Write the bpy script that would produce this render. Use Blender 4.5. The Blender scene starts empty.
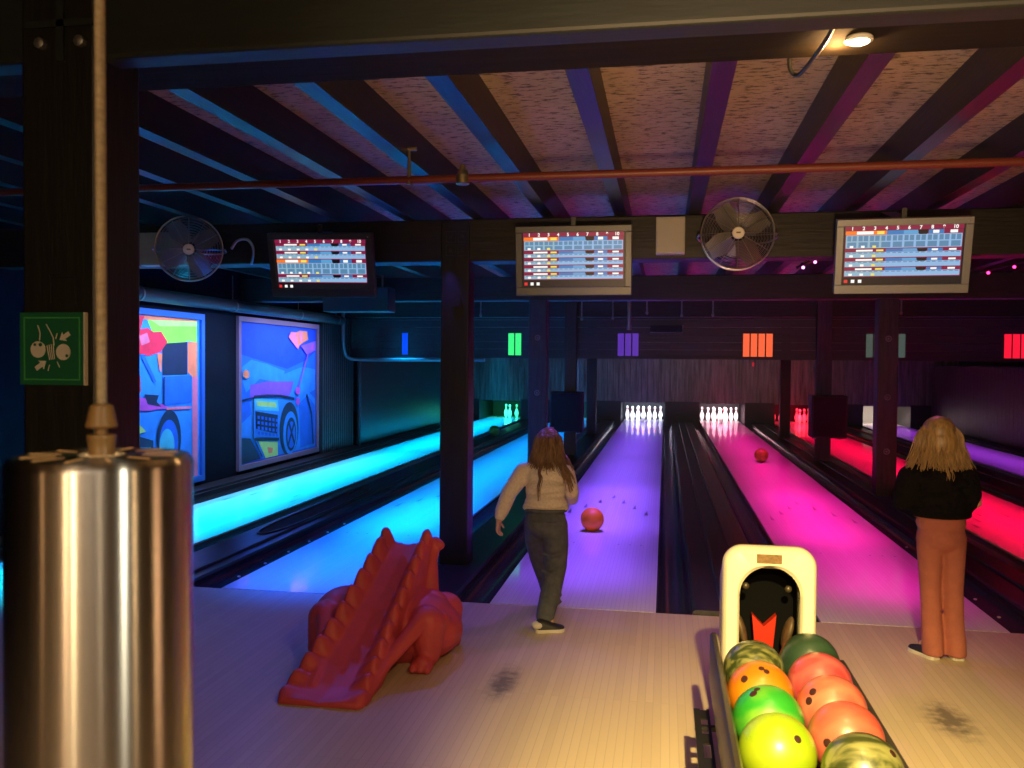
import bpy, bmesh, math, random
from mathutils import Vector, Matrix, Euler
from mathutils.geometry import tessellate_polygon
random.seed(7)
PI = math.pi
SC = bpy.context.scene
COL = SC.collection

# ------------------------------------------------------------------ camera
cam_d = bpy.data.cameras.new('camera')
cam = bpy.data.objects.new('camera', cam_d)
COL.objects.link(cam)
SC.camera = cam
YAW, PITCH, ROLL, CAMH, FPX, YF = 0.1737, 0.0244, 0.0078, 1.5479, 871.7, 5.470
_f = Vector((-math.sin(YAW)*math.cos(PITCH), math.cos(YAW)*math.cos(PITCH), -math.sin(PITCH)))
_r0 = Vector((math.cos(YAW), math.sin(YAW), 0)); _u0 = _r0.cross(_f)
_r = _r0*math.cos(ROLL) + _u0*math.sin(ROLL); _u = _u0*math.cos(ROLL) - _r0*math.sin(ROLL)
m = Matrix((( _r.x, _u.x, -_f.x, 0), (_r.y, _u.y, -_f.y, 0), (_r.z, _u.z, -_f.z, CAMH), (0, 0, 0, 1)))
cam.matrix_world = m
cam_d.sensor_width = 36.0
cam_d.lens = FPX*36.0/1024.0
cam_d.clip_start = 0.05
cam_d.dof.use_dof = True
cam_d.dof.focus_distance = 6.0
cam_d.dof.aperture_fstop = 9.0

# ------------------------------------------------------------------ world, exposure
w = bpy.data.worlds.new('world'); SC.world = w
w.use_nodes = True
w.node_tree.nodes['Background'].inputs[0].default_value = (0.25, 0.3, 0.5, 1)
w.node_tree.nodes['Background'].inputs[1].default_value = 0.004
vs = SC.view_settings
SC.display_settings.display_device = 'sRGB'
vs.view_transform = 'Standard'; vs.look = 'None'; vs.gamma = 1.0; vs.exposure = 0.0
vs.use_curve_mapping = False
SC.cycles.use_denoising = True
SC.cycles.sample_clamp_indirect = 4.0
SC.cycles.max_bounces = 7
SC.cycles.caustics_reflective = False
SC.cycles.caustics_refractive = False

# ------------------------------------------------------------------ lights
LANE_X = [-4.423, -2.430, -0.566, 1.471, 3.373, 5.527]
LANE_W = 1.054

def area(name, loc, sx, sy, power, color, rot=(0, 0, 0), spread=180):
    d = bpy.data.lights.new(name, 'AREA'); d.shape = 'RECTANGLE'
    d.size = sx; d.size_y = sy; d.energy = power; d.color = color; d.spread = math.radians(spread)
    o = bpy.data.objects.new(name, d); COL.objects.link(o)
    o.location = loc; o.rotation_euler = rot
    return o
def spot(name, loc, target, power, color, angle, blend=0.5, size=0.04):
    d = bpy.data.lights.new(name, 'SPOT'); d.energy = power; d.color = color
    d.spot_size = math.radians(angle); d.spot_blend = blend; d.shadow_soft_size = size
    o = bpy.data.objects.new(name, d); COL.objects.link(o); o.location = loc
    o.rotation_euler = (Vector(target)-Vector(loc)).to_track_quat('-Z', 'Y').to_euler()
    return o
def point(name, loc, power, color, size=0.05):
    d = bpy.data.lights.new(name, 'POINT'); d.energy = power; d.color = color; d.shadow_soft_size = size
    o = bpy.data.objects.new(name, d); COL.objects.link(o); o.location = loc
    return o
# coloured light along each lane (lane, y0, y1, power, colour)
LANE_LIGHT = [
    (0, 5.0, 24.0, 360, (0.0, 0.46, 1.0)),
    (1, 5.6, 9.5, 75, (0.0, 0.085, 1.0)),
    (1, 7.5, 24.0, 215, (0.0, 0.25, 1.0)),
    (2, 5.9, 11.0, 26, (0.22, 0.07, 1.0)),
    (2, 8.0, 24.0, 108, (0.21, 0.075, 1.0)),
    (3, 5.9, 11.0, 24, (0.75, 0.012, 0.36)),
    (3, 8.0, 24.0, 108, (0.80, 0.008, 0.29)),
    (4, 6.0, 24.0, 150, (1.0, 0.0, 0.06)),
    (5, 6.0, 24.0, 90, (0.36, 0.04, 0.80)),
]
for l, y0, y1, pw, c in LANE_LIGHT:
    area('lane_light', (LANE_X[l], (y0+y1)/2, 2.27), 0.45, y1-y0, pw, c, spread=34)
# pin deck lights behind the mask
PIN_LIGHT = [(0, 8, (0.05, 1.0, 0.45)), (1, 8, (0.1, 0.7, 1.0)), (2, 22, (0.74, 0.80, 1.0)), (3, 22, (1.0, 0.66, 0.76)),
             (4, 14, (1.0, 0.02, 0.05)), (5, 14, (1.0, 0.80, 0.66))]
area('mask_wall_fill', (0.9, 19.2, 2.20), 5.0, 0.2, 20, (1.0, 0.88, 0.76), rot=(math.radians(72), 0, 0), spread=140)  # added fill that brightens the planks, not a pin light
for l, pw, c in PIN_LIGHT:
    area('pin_light', (LANE_X[l], 23.36, 0.55), 0.95, 0.06, pw, c, rot=(math.radians(68), 0, 0), spread=75)
# warm spots over the seating side and the ball rack
KEY = (0.34, 0.15, 2.50)
spot('key_light', KEY, (0.50, 2.80, 0.2), 1750, (1.0, 0.74, 0.25), 45, 1.0, 0.035)
spot('approach_light', (0.1, -0.6, 2.25), (0.38, 5.0, 0.98), 260, (1.0, 0.64, 0.36), 40, 1.0, 0.05)
point('beam_lamp_glow', (0.42, 2.345, 2.335), 5.0, (1.0, 0.52, 0.18), 0.01)
spot('beam_lamp_light', (0.475, 2.29, 2.315), (0.7, 2.7, 0.0), 40, (1.0, 0.62, 0.25), 150, 0.6, 0.03)
point('warm_streak_light', (-0.32, -2.4, 2.0), 46, (1.0, 0.70, 0.36), 0.09)  # this and later warm points are added for streaks on the pendant
point('warm_streak_light', (-2.0, -1.5, 1.7), 2.5, (1.0, 0.50, 0.2), 0.06)
point('warm_streak_light', (1.0, -1.6, 1.6), 2.5, (1.0, 0.74, 0.45), 0.05)
point('warm_streak_light', (2.4, -0.2, 1.7), 11, (1.0, 0.62, 0.3), 0.10)
point('warm_streak_light', (1.7, 1.05, 1.25), 4, (1.0, 0.55, 0.25), 0.12)  # this and the next are added to warm the pendant's right side
point('warm_streak_light', (2.6, 1.5, 1.3), 8, (1.0, 0.5, 0.25), 0.2)
spot('pendant_streak_spot', (0.60, 0.05, 1.75), (-0.466, 0.66, 1.35), 14, (1.0, 0.90, 0.66), 24, 1.0, 0.02)  # unseen spot added for the bright streak on the pendant
point('warm_streak_light', (-0.80, -2.2, 1.9), 24, (1.0, 0.6, 0.3), 0.05)
area('back_wall_fill', (0.3, -2.0, 2.7), 2.6, 0.8, 30, (1.0, 0.84, 0.64))  # added fill so the pendant reflects a brighter back wall
# unseen spot added on the seating side to brighten the ceiling boards
spot('ceiling_fill', (0.12, -0.4, 0.95), (0.65, 3.6, 2.85), 600, (1.0, 0.60, 0.28), 60, 1.0, 0.08)
# added coloured fill spots, standing in for lane spill on the approach
for x, c, pw in ((-3.2, (0.06, 0.12, 1.0), 60), (-1.6, (0.16, 0.10, 1.0), 42), (-0.4, (0.42, 0.10, 1.0), 40), (1.6, (0.9, 0.07, 0.5), 36)):
    spot('approach_fill', (x, 6.30, 2.24), (x+0.2, 4.9, 0), pw, c, 110, 1.0, 0.04)
# fill lights added to make the two murals glow
for y in (9.2, 11.9):
    area('mural_fill', (-4.75, y, 2.28), 0.15, 2.3, 34, (0.40, 0.58, 1.0), rot=(0, math.radians(38), 0), spread=110)

# ------------------------------------------------------------------ materials
MATS = {}
def mat(name, color, rough=0.5, metal=0.0, emit=None, estr=1.0, var=0.0, scale=(8, 8, 8), bump=0.0, coat=0.0, spec=0.5, aniso=0.0, dark=None, detail=4, sharp=None, coord='Object'):
    if name in MATS: return MATS[name]
    m = bpy.data.materials.new(name); m.use_nodes = True
    nt = m.node_tree; b = nt.nodes['Principled BSDF']
    b.inputs['Base Color'].default_value = (*color, 1)
    b.inputs['Roughness'].default_value = rough; b.inputs['Metallic'].default_value = metal
    b.inputs['Specular IOR Level'].default_value = spec
    if coat: b.inputs['Coat Weight'].default_value = coat; b.inputs['Coat Roughness'].default_value = 0.06
    if emit: b.inputs['Emission Color'].default_value = (*emit, 1); b.inputs['Emission Strength'].default_value = estr
    if var or bump:
        tc = nt.nodes.new('ShaderNodeTexCoord'); mp = nt.nodes.new('ShaderNodeMapping'); mp.inputs['Scale'].default_value = scale
        nt.links.new(tc.outputs[coord], mp.inputs[0])
        n = nt.nodes.new('ShaderNodeTexNoise'); n.inputs['Scale'].default_value = 1.0; n.inputs['Detail'].default_value = detail
        n.inputs['Roughness'].default_value = 0.62
        nt.links.new(mp.outputs[0], n.inputs['Vector'])
        if var:
            r = nt.nodes.new('ShaderNodeValToRGB')
            dk = dark or tuple(c*(1-var) for c in color)
            lo, hi = sharp or (0.32, 0.68)
            r.color_ramp.elements[0].position = lo; r.color_ramp.elements[0].color = (*dk, 1)
            r.color_ramp.elements[1].position = hi; r.color_ramp.elements[1].color = (*color, 1)
            nt.links.new(n.outputs['Fac'], r.inputs[0]); nt.links.new(r.outputs[0], b.inputs['Base Color'])
        if bump:
            bp = nt.nodes.new('ShaderNodeBump'); bp.inputs['Strength'].default_value = bump; bp.inputs['Distance'].default_value = 0.01
            nt.links.new(n.outputs['Fac'], bp.inputs['Height']); nt.links.new(bp.outputs[0], b.inputs['Normal'])
    MATS[name] = m
    return m

BLACKWOOD = mat('black_painted_wood', (0.0085, 0.0085, 0.008), 0.45, var=0.3, scale=(40, 40, 4), bump=0.2)
BEAMWOOD = mat('beam_wood', (0.017, 0.015, 0.014), 0.55, var=0.55, scale=(3, 40, 40), bump=0.4)
JOISTWOOD = mat('joist_wood', (0.010, 0.009, 0.010), 0.40, var=0.4, scale=(40, 2.5, 40), bump=0.3)
GREYWOOD = mat('grey_post_wood', (0.040, 0.037, 0.036), 0.6, var=0.6, scale=(30, 30, 3), bump=0.5)
GUTTER = mat('gutter_plastic', (0.038, 0.036, 0.046), 0.22, var=0.3, scale=(30, 1.5, 30), bump=0.05)
CAPPING = mat('capping_black', (0.042, 0.037, 0.046), 0.3, var=0.4, scale=(20, 1.2, 20), bump=0.08)
DARKWALL = mat('dark_wall_paint', (0.005, 0.006, 0.014), 0.8, var=0.3, scale=(3, 3, 3), bump=0.15, spec=0.08)
PLANK = mat('plank_wood', (0.13, 0.115, 0.105), 0.5, var=0.75, scale=(14, 14, 1.3), bump=0.4)
FASCIA = mat('fascia_boards', (0.030, 0.027, 0.028), 0.5, var=0.4, scale=(2, 20, 30), bump=0.3)
BLACK = mat('black_plastic', (0.012, 0.012, 0.013), 0.4)
MATTE = mat('matte_black', (0.008, 0.008, 0.009), 0.8)
STEEL = mat('cage_steel', (0.42, 0.41, 0.40), 0.28, 1.0)
GREYMETAL = mat('grey_metal', (0.25, 0.25, 0.25), 0.4, 0.8)
CREAM = mat('cream_plastic', (0.80, 0.74, 0.56), 0.38, var=0.06, scale=(6, 6, 6))
WHITEBOX = mat('white_box_plastic', (0.46, 0.45, 0.40), 0.5, var=0.06, scale=(5, 5, 5))
REDPIPE = mat('red_pipe_paint', (0.17, 0.030, 0.020), 0.45, var=0.25, scale=(6, 20, 20))
BRASS = mat('brass_fitting', (0.50, 0.42, 0.24), 0.35, 0.9, var=0.2, scale=(40, 40, 40))
DRUMRED = mat('slide_plastic', (0.70, 0.090, 0.110), 0.48, var=0.12, scale=(9, 9, 9), bump=0.05)
SKIN = mat('skin', (0.62, 0.36, 0.26), 0.5, var=0.12, scale=(20, 20, 20))
SWEATER = mat('cream_fleece', (0.86, 0.75, 0.62), 0.95, var=0.2, scale=(70, 70, 70), bump=0.7)
JEANS = mat('grey_denim', (0.115, 0.128, 0.150), 0.85, var=0.35, scale=(25, 25, 25), bump=0.25)
PEACH = mat('peach_cloth', (0.46, 0.145, 0.105), 0.85, var=0.15, scale=(18, 18, 18), bump=0.15)
BLACKFLEECE = mat('black_fleece', (0.010, 0.009, 0.010), 1.0, var=0.4, scale=(60, 60, 60), bump=0.9, spec=0.1)
HAIRBROWN = mat('brown_hair', (0.27, 0.155, 0.078), 0.45, var=0.6, scale=(60, 60, 9))
HAIRBLONDE = mat('blonde_hair', (0.40, 0.25, 0.10), 0.42, var=0.6, scale=(60, 60, 9))
SHOEWHITE = mat('shoe_white', (0.68, 0.64, 0.56), 0.5)
SHOEBLACK = mat('shoe_black', (0.02, 0.02, 0.022), 0.5)
PINWHITE = mat('pin_white', (0.82, 0.80, 0.76), 0.25)
PINRED = mat('pin_red', (0.60, 0.03, 0.03), 0.3)
HOLE = mat('hole_shade', (0.03, 0.006, 0.006), 0.6)  # dark colour standing in for the shade inside a hole
GREEN = mat('sign_green', (0.008, 0.125, 0.055), 0.4)
GREENLINE = mat('sign_border_green', (0.05, 0.34, 0.08), 0.4)
SIGNWHITE = mat('sign_white', (0.68, 0.64, 0.54), 0.5)
CORD = mat('beige_cord', (0.56, 0.43, 0.25), 0.6, var=0.35, scale=(120, 120, 300), bump=0.3)
TAN = mat('tan_plastic', (0.34, 0.19, 0.06), 0.4, var=0.15, scale=(20, 20, 20))
FRAMESILVER = mat('silver_frame', (0.30, 0.325, 0.35), 0.4, 0.3)
FRAMEGREY = mat('grey_frame', (0.145, 0.155, 0.16), 0.4, 0.2)
FRAMEDARK = mat('dark_frame', (0.045, 0.038, 0.034), 0.4)

def floor_material():
    m = bpy.data.materials.new('approach_maple'); m.use_nodes = True
    nt = m.node_tree; b = nt.nodes['Principled BSDF']; L = nt.links.new
    tc = nt.nodes.new('ShaderNodeTexCoord'); sep = nt.nodes.new('ShaderNodeSeparateXYZ'); L(tc.outputs['Object'], sep.inputs[0])
    cmb = nt.nodes.new('ShaderNodeCombineXYZ'); L(sep.outputs['Y'], cmb.inputs['X']); L(sep.outputs['X'], cmb.inputs['Y'])
    br = nt.nodes.new('ShaderNodeTexBrick'); L(cmb.outputs[0], br.inputs['Vector'])
    br.inputs['Color1'].default_value = (0.62, 0.50, 0.36, 1); br.inputs['Color2'].default_value = (0.56, 0.445, 0.315, 1)
    br.inputs['Mortar'].default_value = (0.49, 0.39, 0.275, 1)
    br.inputs['Scale'].default_value = 1.0; br.inputs['Brick Width'].default_value = 1.6; br.inputs['Row Height'].default_value = 0.036
    br.inputs['Mortar Size'].default_value = 0.0020; br.inputs['Mortar Smooth'].default_value = 0.4
    last = br.outputs['Color']
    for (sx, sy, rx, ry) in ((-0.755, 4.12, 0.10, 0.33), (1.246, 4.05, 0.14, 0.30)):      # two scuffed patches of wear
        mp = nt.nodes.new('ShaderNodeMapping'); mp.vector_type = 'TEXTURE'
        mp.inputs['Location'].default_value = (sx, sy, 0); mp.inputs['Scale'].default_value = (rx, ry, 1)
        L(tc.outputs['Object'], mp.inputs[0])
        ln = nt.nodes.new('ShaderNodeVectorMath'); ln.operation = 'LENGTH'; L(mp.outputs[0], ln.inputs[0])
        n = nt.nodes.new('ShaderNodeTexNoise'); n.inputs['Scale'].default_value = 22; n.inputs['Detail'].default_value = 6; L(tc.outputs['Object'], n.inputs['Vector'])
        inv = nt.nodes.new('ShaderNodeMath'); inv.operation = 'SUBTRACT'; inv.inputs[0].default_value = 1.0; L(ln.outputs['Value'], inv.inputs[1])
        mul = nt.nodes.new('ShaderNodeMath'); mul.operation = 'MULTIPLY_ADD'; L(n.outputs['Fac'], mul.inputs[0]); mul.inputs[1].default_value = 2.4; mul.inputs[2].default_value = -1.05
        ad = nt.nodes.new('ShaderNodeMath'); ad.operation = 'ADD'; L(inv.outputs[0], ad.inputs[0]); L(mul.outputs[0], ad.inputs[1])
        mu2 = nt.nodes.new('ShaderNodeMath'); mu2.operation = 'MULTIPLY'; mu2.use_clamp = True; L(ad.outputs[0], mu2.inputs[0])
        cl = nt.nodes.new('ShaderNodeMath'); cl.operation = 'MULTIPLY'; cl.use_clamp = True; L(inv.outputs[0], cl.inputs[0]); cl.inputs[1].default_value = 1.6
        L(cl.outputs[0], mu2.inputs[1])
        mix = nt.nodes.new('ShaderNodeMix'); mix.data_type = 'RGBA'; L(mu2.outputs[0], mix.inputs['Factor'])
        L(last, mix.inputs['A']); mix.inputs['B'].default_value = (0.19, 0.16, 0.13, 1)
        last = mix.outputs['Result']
    L(last, b.inputs['Base Color'])
    b.inputs['Roughness'].default_value = 0.42; b.inputs['Specular IOR Level'].default_value = 0.4
    return m
APPROACH = floor_material()

def lane_material():
    m = bpy.data.materials.new('lane_maple'); m.use_nodes = True
    nt = m.node_tree; b = nt.nodes['Principled BSDF']; L = nt.links.new
    tc = nt.nodes.new('ShaderNodeTexCoord'); sep = nt.nodes.new('ShaderNodeSeparateXYZ'); L(tc.outputs['Object'], sep.inputs[0])
    cmb = nt.nodes.new('ShaderNodeCombineXYZ'); L(sep.outputs['Y'], cmb.inputs['X']); L(sep.outputs['X'], cmb.inputs['Y'])
    br = nt.nodes.new('ShaderNodeTexBrick'); L(cmb.outputs[0], br.inputs['Vector'])
    br.inputs['Color1'].default_value = (0.80, 0.78, 0.74, 1); br.inputs['Color2'].default_value = (0.76, 0.735, 0.70, 1)
    br.inputs['Mortar'].default_value = (0.66, 0.63, 0.58, 1)
    br.inputs['Scale'].default_value = 1.0; br.inputs['Brick Width'].default_value = 2.3; br.inputs['Row Height'].default_value = 0.027
    br.inputs['Mortar Size'].default_value = 0.0015
    L(br.outputs['Color'], b.inputs['Base Color'])
    b.inputs['Roughness'].default_value = 0.07; b.inputs['Specular IOR Level'].default_value = 0.5
    return m
LANEWOOD = lane_material()

def ceiling_material():
    m = bpy.data.materials.new('flecked_ceiling_board'); m.use_nodes = True
    nt = m.node_tree; b = nt.nodes['Principled BSDF']; L = nt.links.new
    tc = nt.nodes.new('ShaderNodeTexCoord'); mp = nt.nodes.new('ShaderNodeMapping'); mp.inputs['Scale'].default_value = (15, 40, 20)
    L(tc.outputs['Object'], mp.inputs[0])
    n = nt.nodes.new('ShaderNodeTexNoise'); n.inputs['Scale'].default_value = 1; n.inputs['Detail'].default_value = 5; n.inputs['Roughness'].default_value = 0.7
    L(mp.outputs[0], n.inputs['Vector'])
    r = nt.nodes.new('ShaderNodeValToRGB')
    r.color_ramp.elements[0].position = 0.39; r.color_ramp.elements[0].color = (0.085, 0.062, 0.038, 1)
    r.color_ramp.elements[1].position = 0.49; r.color_ramp.elements[1].color = (0.52, 0.395, 0.25, 1)
    L(n.outputs['Fac'], r.inputs[0])
    n2 = nt.nodes.new('ShaderNodeTexNoise'); n2.inputs['Scale'].default_value = 2.2; L(tc.outputs['Object'], n2.inputs['Vector'])
    mx = nt.nodes.new('ShaderNodeMix'); mx.data_type = 'RGBA'; mx.blend_type = 'MULTIPLY'; mx.inputs['Factor'].default_value = 0.5
    L(r.outputs[0], mx.inputs['A']); L(n2.outputs['Fac'], mx.inputs['B'])
    L(mx.outputs['Result'], b.inputs['Base Color']); b.inputs['Roughness'].default_value = 0.8
    bp = nt.nodes.new('ShaderNodeBump'); bp.inputs['Strength'].default_value = 0.5; bp.inputs['Distance'].default_value = 0.01
    L(n.outputs['Fac'], bp.inputs['Height']); L(bp.outputs[0], b.inputs['Normal'])
    return m
CEILB = ceiling_material()

def brushed():
    m = bpy.data.materials.new('brushed_steel'); m.use_nodes = True
    nt = m.node_tree; b = nt.nodes['Principled BSDF']; L = nt.links.new
    b.inputs['Base Color'].default_value = (0.62, 0.60, 0.56, 1); b.inputs['Metallic'].default_value = 1.0
    b.inputs['Roughness'].default_value = 0.27; b.inputs['Anisotropic'].default_value = 0.95
    tg = nt.nodes.new('ShaderNodeTangent'); tg.direction_type = 'RADIAL'; tg.axis = 'Z'
    L(tg.outputs[0], b.inputs['Tangent'])
    b.inputs['Anisotropic Rotation'].default_value = 0.25
    tc = nt.nodes.new('ShaderNodeTexCoord'); mp = nt.nodes.new('ShaderNodeMapping'); mp.inputs['Scale'].default_value = (3, 3, 900)
    L(tc.outputs['Object'], mp.inputs[0]); n = nt.nodes.new('ShaderNodeTexNoise'); n.inputs['Scale'].default_value = 1; L(mp.outputs[0], n.inputs['Vector'])
    bp = nt.nodes.new('ShaderNodeBump'); bp.inputs['Strength'].default_value = 0.04; bp.inputs['Distance'].default_value = 0.002
    L(n.outputs['Fac'], bp.inputs['Height']); L(bp.outputs[0], b.inputs['Normal'])
    return m
BRUSHED = brushed()

def swirl(name, c1, c2, scale=5.0, pos=(0.42, 0.6), dist=2.5, rough=0.28):
    m = bpy.data.materials.new(name); m.use_nodes = True
    nt = m.node_tree; b = nt.nodes['Principled BSDF']; L = nt.links.new
    tc = nt.nodes.new('ShaderNodeTexCoord'); mp = nt.nodes.new('ShaderNodeMapping')
    mp.inputs['Scale'].default_value = (scale*0.5, scale*1.6, scale); mp.inputs['Rotation'].default_value = (0.5, 0.4, 0.7)
    L(tc.outputs['Object'], mp.inputs[0])
    n = nt.nodes.new('ShaderNodeTexNoise'); n.inputs['Scale'].default_value = 1.6; n.inputs['Detail'].default_value = 5; n.inputs['Distortion'].default_value = dist
    L(mp.outputs[0], n.inputs['Vector'])
    r = nt.nodes.new('ShaderNodeValToRGB')
    r.color_ramp.elements[0].position = pos[0]; r.color_ramp.elements[0].color = (*c1, 1)
    r.color_ramp.elements[1].position = pos[1]; r.color_ramp.elements[1].color = (*c2, 1)
    L(n.outputs['Fac'], r.inputs[0]); L(r.outputs[0], b.inputs['Base Color'])
    b.inputs['Roughness'].default_value = 0.42; b.inputs['Coat Weight'].default_value = 0.7; b.inputs['Coat Roughness'].default_value = rough
    return m

def emis(name, c, s=1.0):
    if name in MATS: return MATS[name]
    return mat(name, (0.02, 0.02, 0.02), 0.4, emit=c, estr=s)

# ------------------------------------------------------------------ mesh helpers
def new_bm(): return bmesh.new()
def box(bm, x0, x1, y0, y1, z0, z1, mi=0):
    v = [bm.verts.new(p) for p in ((x0,y0,z0),(x1,y0,z0),(x1,y1,z0),(x0,y1,z0),(x0,y0,z1),(x1,y0,z1),(x1,y1,z1),(x0,y1,z1))]
    for f in ((0,3,2,1),(4,5,6,7),(0,1,5,4),(1,2,6,5),(2,3,7,6),(3,0,4,7)):
        bm.faces.new([v[i] for i in f]).material_index = mi
    return v
def loft(bm, rings, caps=True, closed=True, mi=0):
    R = [[bm.verts.new(p) for p in r] for r in rings]
    n = len(R[0])
    for a, b in zip(R, R[1:]):
        for i in range(n if closed else n-1):
            j = (i+1) % n
            bm.faces.new((a[i], a[j], b[j], b[i])).material_index = mi
    if caps:
        bm.faces.new(R[0][::-1]).material_index = mi
        bm.faces.new(R[-1]).material_index = mi
    return R
def frame_of(d):
    d = d.normalized()
    up = Vector((0, 0, 1)) if abs(d.z) < 0.95 else Vector((0, 1, 0))
    a = d.cross(up).normalized(); b = a.cross(d).normalized()
    return a, b
def tube(bm, pts, r, n=10, caps=True, mi=0):
    pts = [Vector(p) for p in pts]
    rs = r if isinstance(r, (list, tuple)) else [r]*len(pts)
    rings = []; a = None
    for i, p in enumerate(pts):
        d = (pts[min(i+1, len(pts)-1)] - pts[max(i-1, 0)])
        if d.length < 1e-9: d = Vector((0, 0, 1))
        d.normalize()
        if a is None: a, b = frame_of(d)
        else:
            a = (a - d*a.dot(d)); a = a.normalized() if a.length > 1e-6 else frame_of(d)[0]
            b = a.cross(d).normalized()
        rings.append([p + (a*math.cos(t)+b*math.sin(t))*rs[i] for t in [2*PI*k/n for k in range(n)]])
    loft(bm, rings, caps, mi=mi)
def smooth_path(pts, k=6):
    pts = [Vector(p) for p in pts]; out = []
    P = [pts[0]*2-pts[1]] + pts + [pts[-1]*2-pts[-2]]
    for i in range(1, len(P)-2):
        a, b, c, d = P[i-1], P[i], P[i+1], P[i+2]
        for j in range(k):
            t = j/k
            out.append(0.5*((2*b)+(c-a)*t+(2*a-5*b+4*c-d)*t*t+(3*b-a-3*c+d)*t**3))
    out.append(pts[-1]); return out
def lerp_list(vals, n):
    out = []
    for i in range(n):
        t = i/(n-1)*(len(vals)-1); k = min(int(t), len(vals)-2); out.append(vals[k]+(vals[k+1]-vals[k])*(t-k))
    return out
def lathe(bm, prof, n=24, center=(0, 0, 0), mi=None, caps=True):
    cx, cy, cz = center; rings = []
    for r, z in prof: rings.append([(cx+r*math.cos(2*PI*k/n), cy+r*math.sin(2*PI*k/n), cz+z) for k in range(n)])
    R = [[bm.verts.new(p) for p in rr] for rr in rings]
    for q, (a, b) in enumerate(zip(R, R[1:])):
        for i in range(n):
            f = bm.faces.new((a[i], a[(i+1)%n], b[(i+1)%n], b[i]))
            if mi: f.material_index = mi[q]
    if caps:
        bm.faces.new(R[0][::-1]); bm.faces.new(R[-1])
def ellipsoid(bm, c, r, rot=None, seg=20, ring=12):
    res = bmesh.ops.create_uvsphere(bm, u_segments=seg, v_segments=ring, radius=1.0)
    M = Matrix.Translation(c) @ (Euler(rot).to_matrix().to_4x4() if rot else Matrix()) @ Matrix.Diagonal((r[0], r[1], r[2], 1))
    bmesh.ops.transform(bm, matrix=M, verts=res['verts'])
def capsule(bm, p0, r0, p1, r1, n=14):
    p0, p1 = Vector(p0), Vector(p1); d = (p1-p0)
    L = d.length; d.normalize(); a, b = frame_of(d); rings = []
    for k in range(5):
        t = -PI/2 + (PI/2)*(k+0.35)/5.35
        rings.append((p0+d*(r0*math.sin(t)), r0*math.cos(t)))
    rings.append((p0, r0)); rings.append((p1, r1))
    for k in range(1, 6):
        t = (PI/2)*(k)/5.35
        rings.append((p1+d*(r1*math.sin(t)), r1*math.cos(t)))
    loft(bm, [[c+(a*math.cos(2*PI*i/n)+b*math.sin(2*PI*i/n))*rr for i in range(n)] for c, rr in rings])
def chain(bm, pts, rs):
    for i in range(len(pts)-1): capsule(bm, pts[i], rs[i], pts[i+1], rs[i+1])
def disc_poly(bm, pts, mi=0):
    bm.faces.new([bm.verts.new(p) for p in pts]).material_index = mi

def obj(name, bm, mats, parent=None, smooth=None, bevel=0.0, loc=None):
    bmesh.ops.recalc_face_normals(bm, faces=bm.faces)
    me = bpy.data.meshes.new(name); bm.to_mesh(me); bm.free()
    o = bpy.data.objects.new(name, me); COL.objects.link(o)
    for x in (mats if isinstance(mats, (list, tuple)) else [mats]): me.materials.append(x)
    if smooth is not None:
        for p in me.polygons: p.use_smooth = True
        if smooth < 180: me.set_sharp_from_angle(angle=math.radians(smooth))
    if bevel:
        b = o.modifiers.new('bevel', 'BEVEL'); b.width = bevel; b.segments = 2; b.limit_method = 'ANGLE'
    if parent is not None: o.parent = parent
    if loc is not None: o.location = loc
    return o
def remeshed(name, bm, mats, parent=None, voxel=0.01, iters=3, factor=0.5):
    bmesh.ops.recalc_face_normals(bm, faces=bm.faces)
    me = bpy.data.meshes.new(name); bm.to_mesh(me); bm.free()
    o = bpy.data.objects.new(name, me); COL.objects.link(o)
    r = o.modifiers.new('r', 'REMESH'); r.mode = 'VOXEL'; r.voxel_size = voxel
    if iters:
        s = o.modifiers.new('s', 'SMOOTH'); s.iterations = iters; s.factor = factor
    bpy.context.view_layer.update()
    dg = bpy.context.evaluated_depsgraph_get()
    me2 = bpy.data.meshes.new_from_object(o.evaluated_get(dg)); me2.name = name
    o.modifiers.clear(); o.data = me2; bpy.data.meshes.remove(me)
    me2.materials.clear()
    for x in (mats if isinstance(mats, (list, tuple)) else [mats]): me2.materials.append(x)
    for p in me2.polygons: p.use_smooth = True
    if parent is not None: o.parent = parent
    return o
def tag(o, label, cat, group=None):
    o['label'] = label; o['category'] = cat
    if group: o['group'] = group
    return o
def thing(name, label, cat, loc=(0, 0, 0), rot=(0, 0, 0), group=None):
    o = bpy.data.objects.new(name, None); COL.objects.link(o); o.location = loc; o.rotation_euler = rot
    o.empty_display_size = 0.1
    return tag(o, label, cat, group)
def struct(name, bm, mats, label=None, bevel=0.0, smooth=None):
    o = obj(name, bm, mats, None, smooth, bevel); o['kind'] = 'structure'
    if label: o['label'] = label
    return o
def dup(root, loc=None, rot=None, label=None):
    r = root.copy(); COL.objects.link(r)
    if loc is not None: r.location = loc
    if rot is not None: r.rotation_euler = rot
    if label: r['label'] = label
    for ch in list(root.children):
        c = ch.copy(); COL.objects.link(c); c.parent = r
        for g in list(ch.children):
            d = g.copy(); COL.objects.link(d); d.parent = c
    return r

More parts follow.
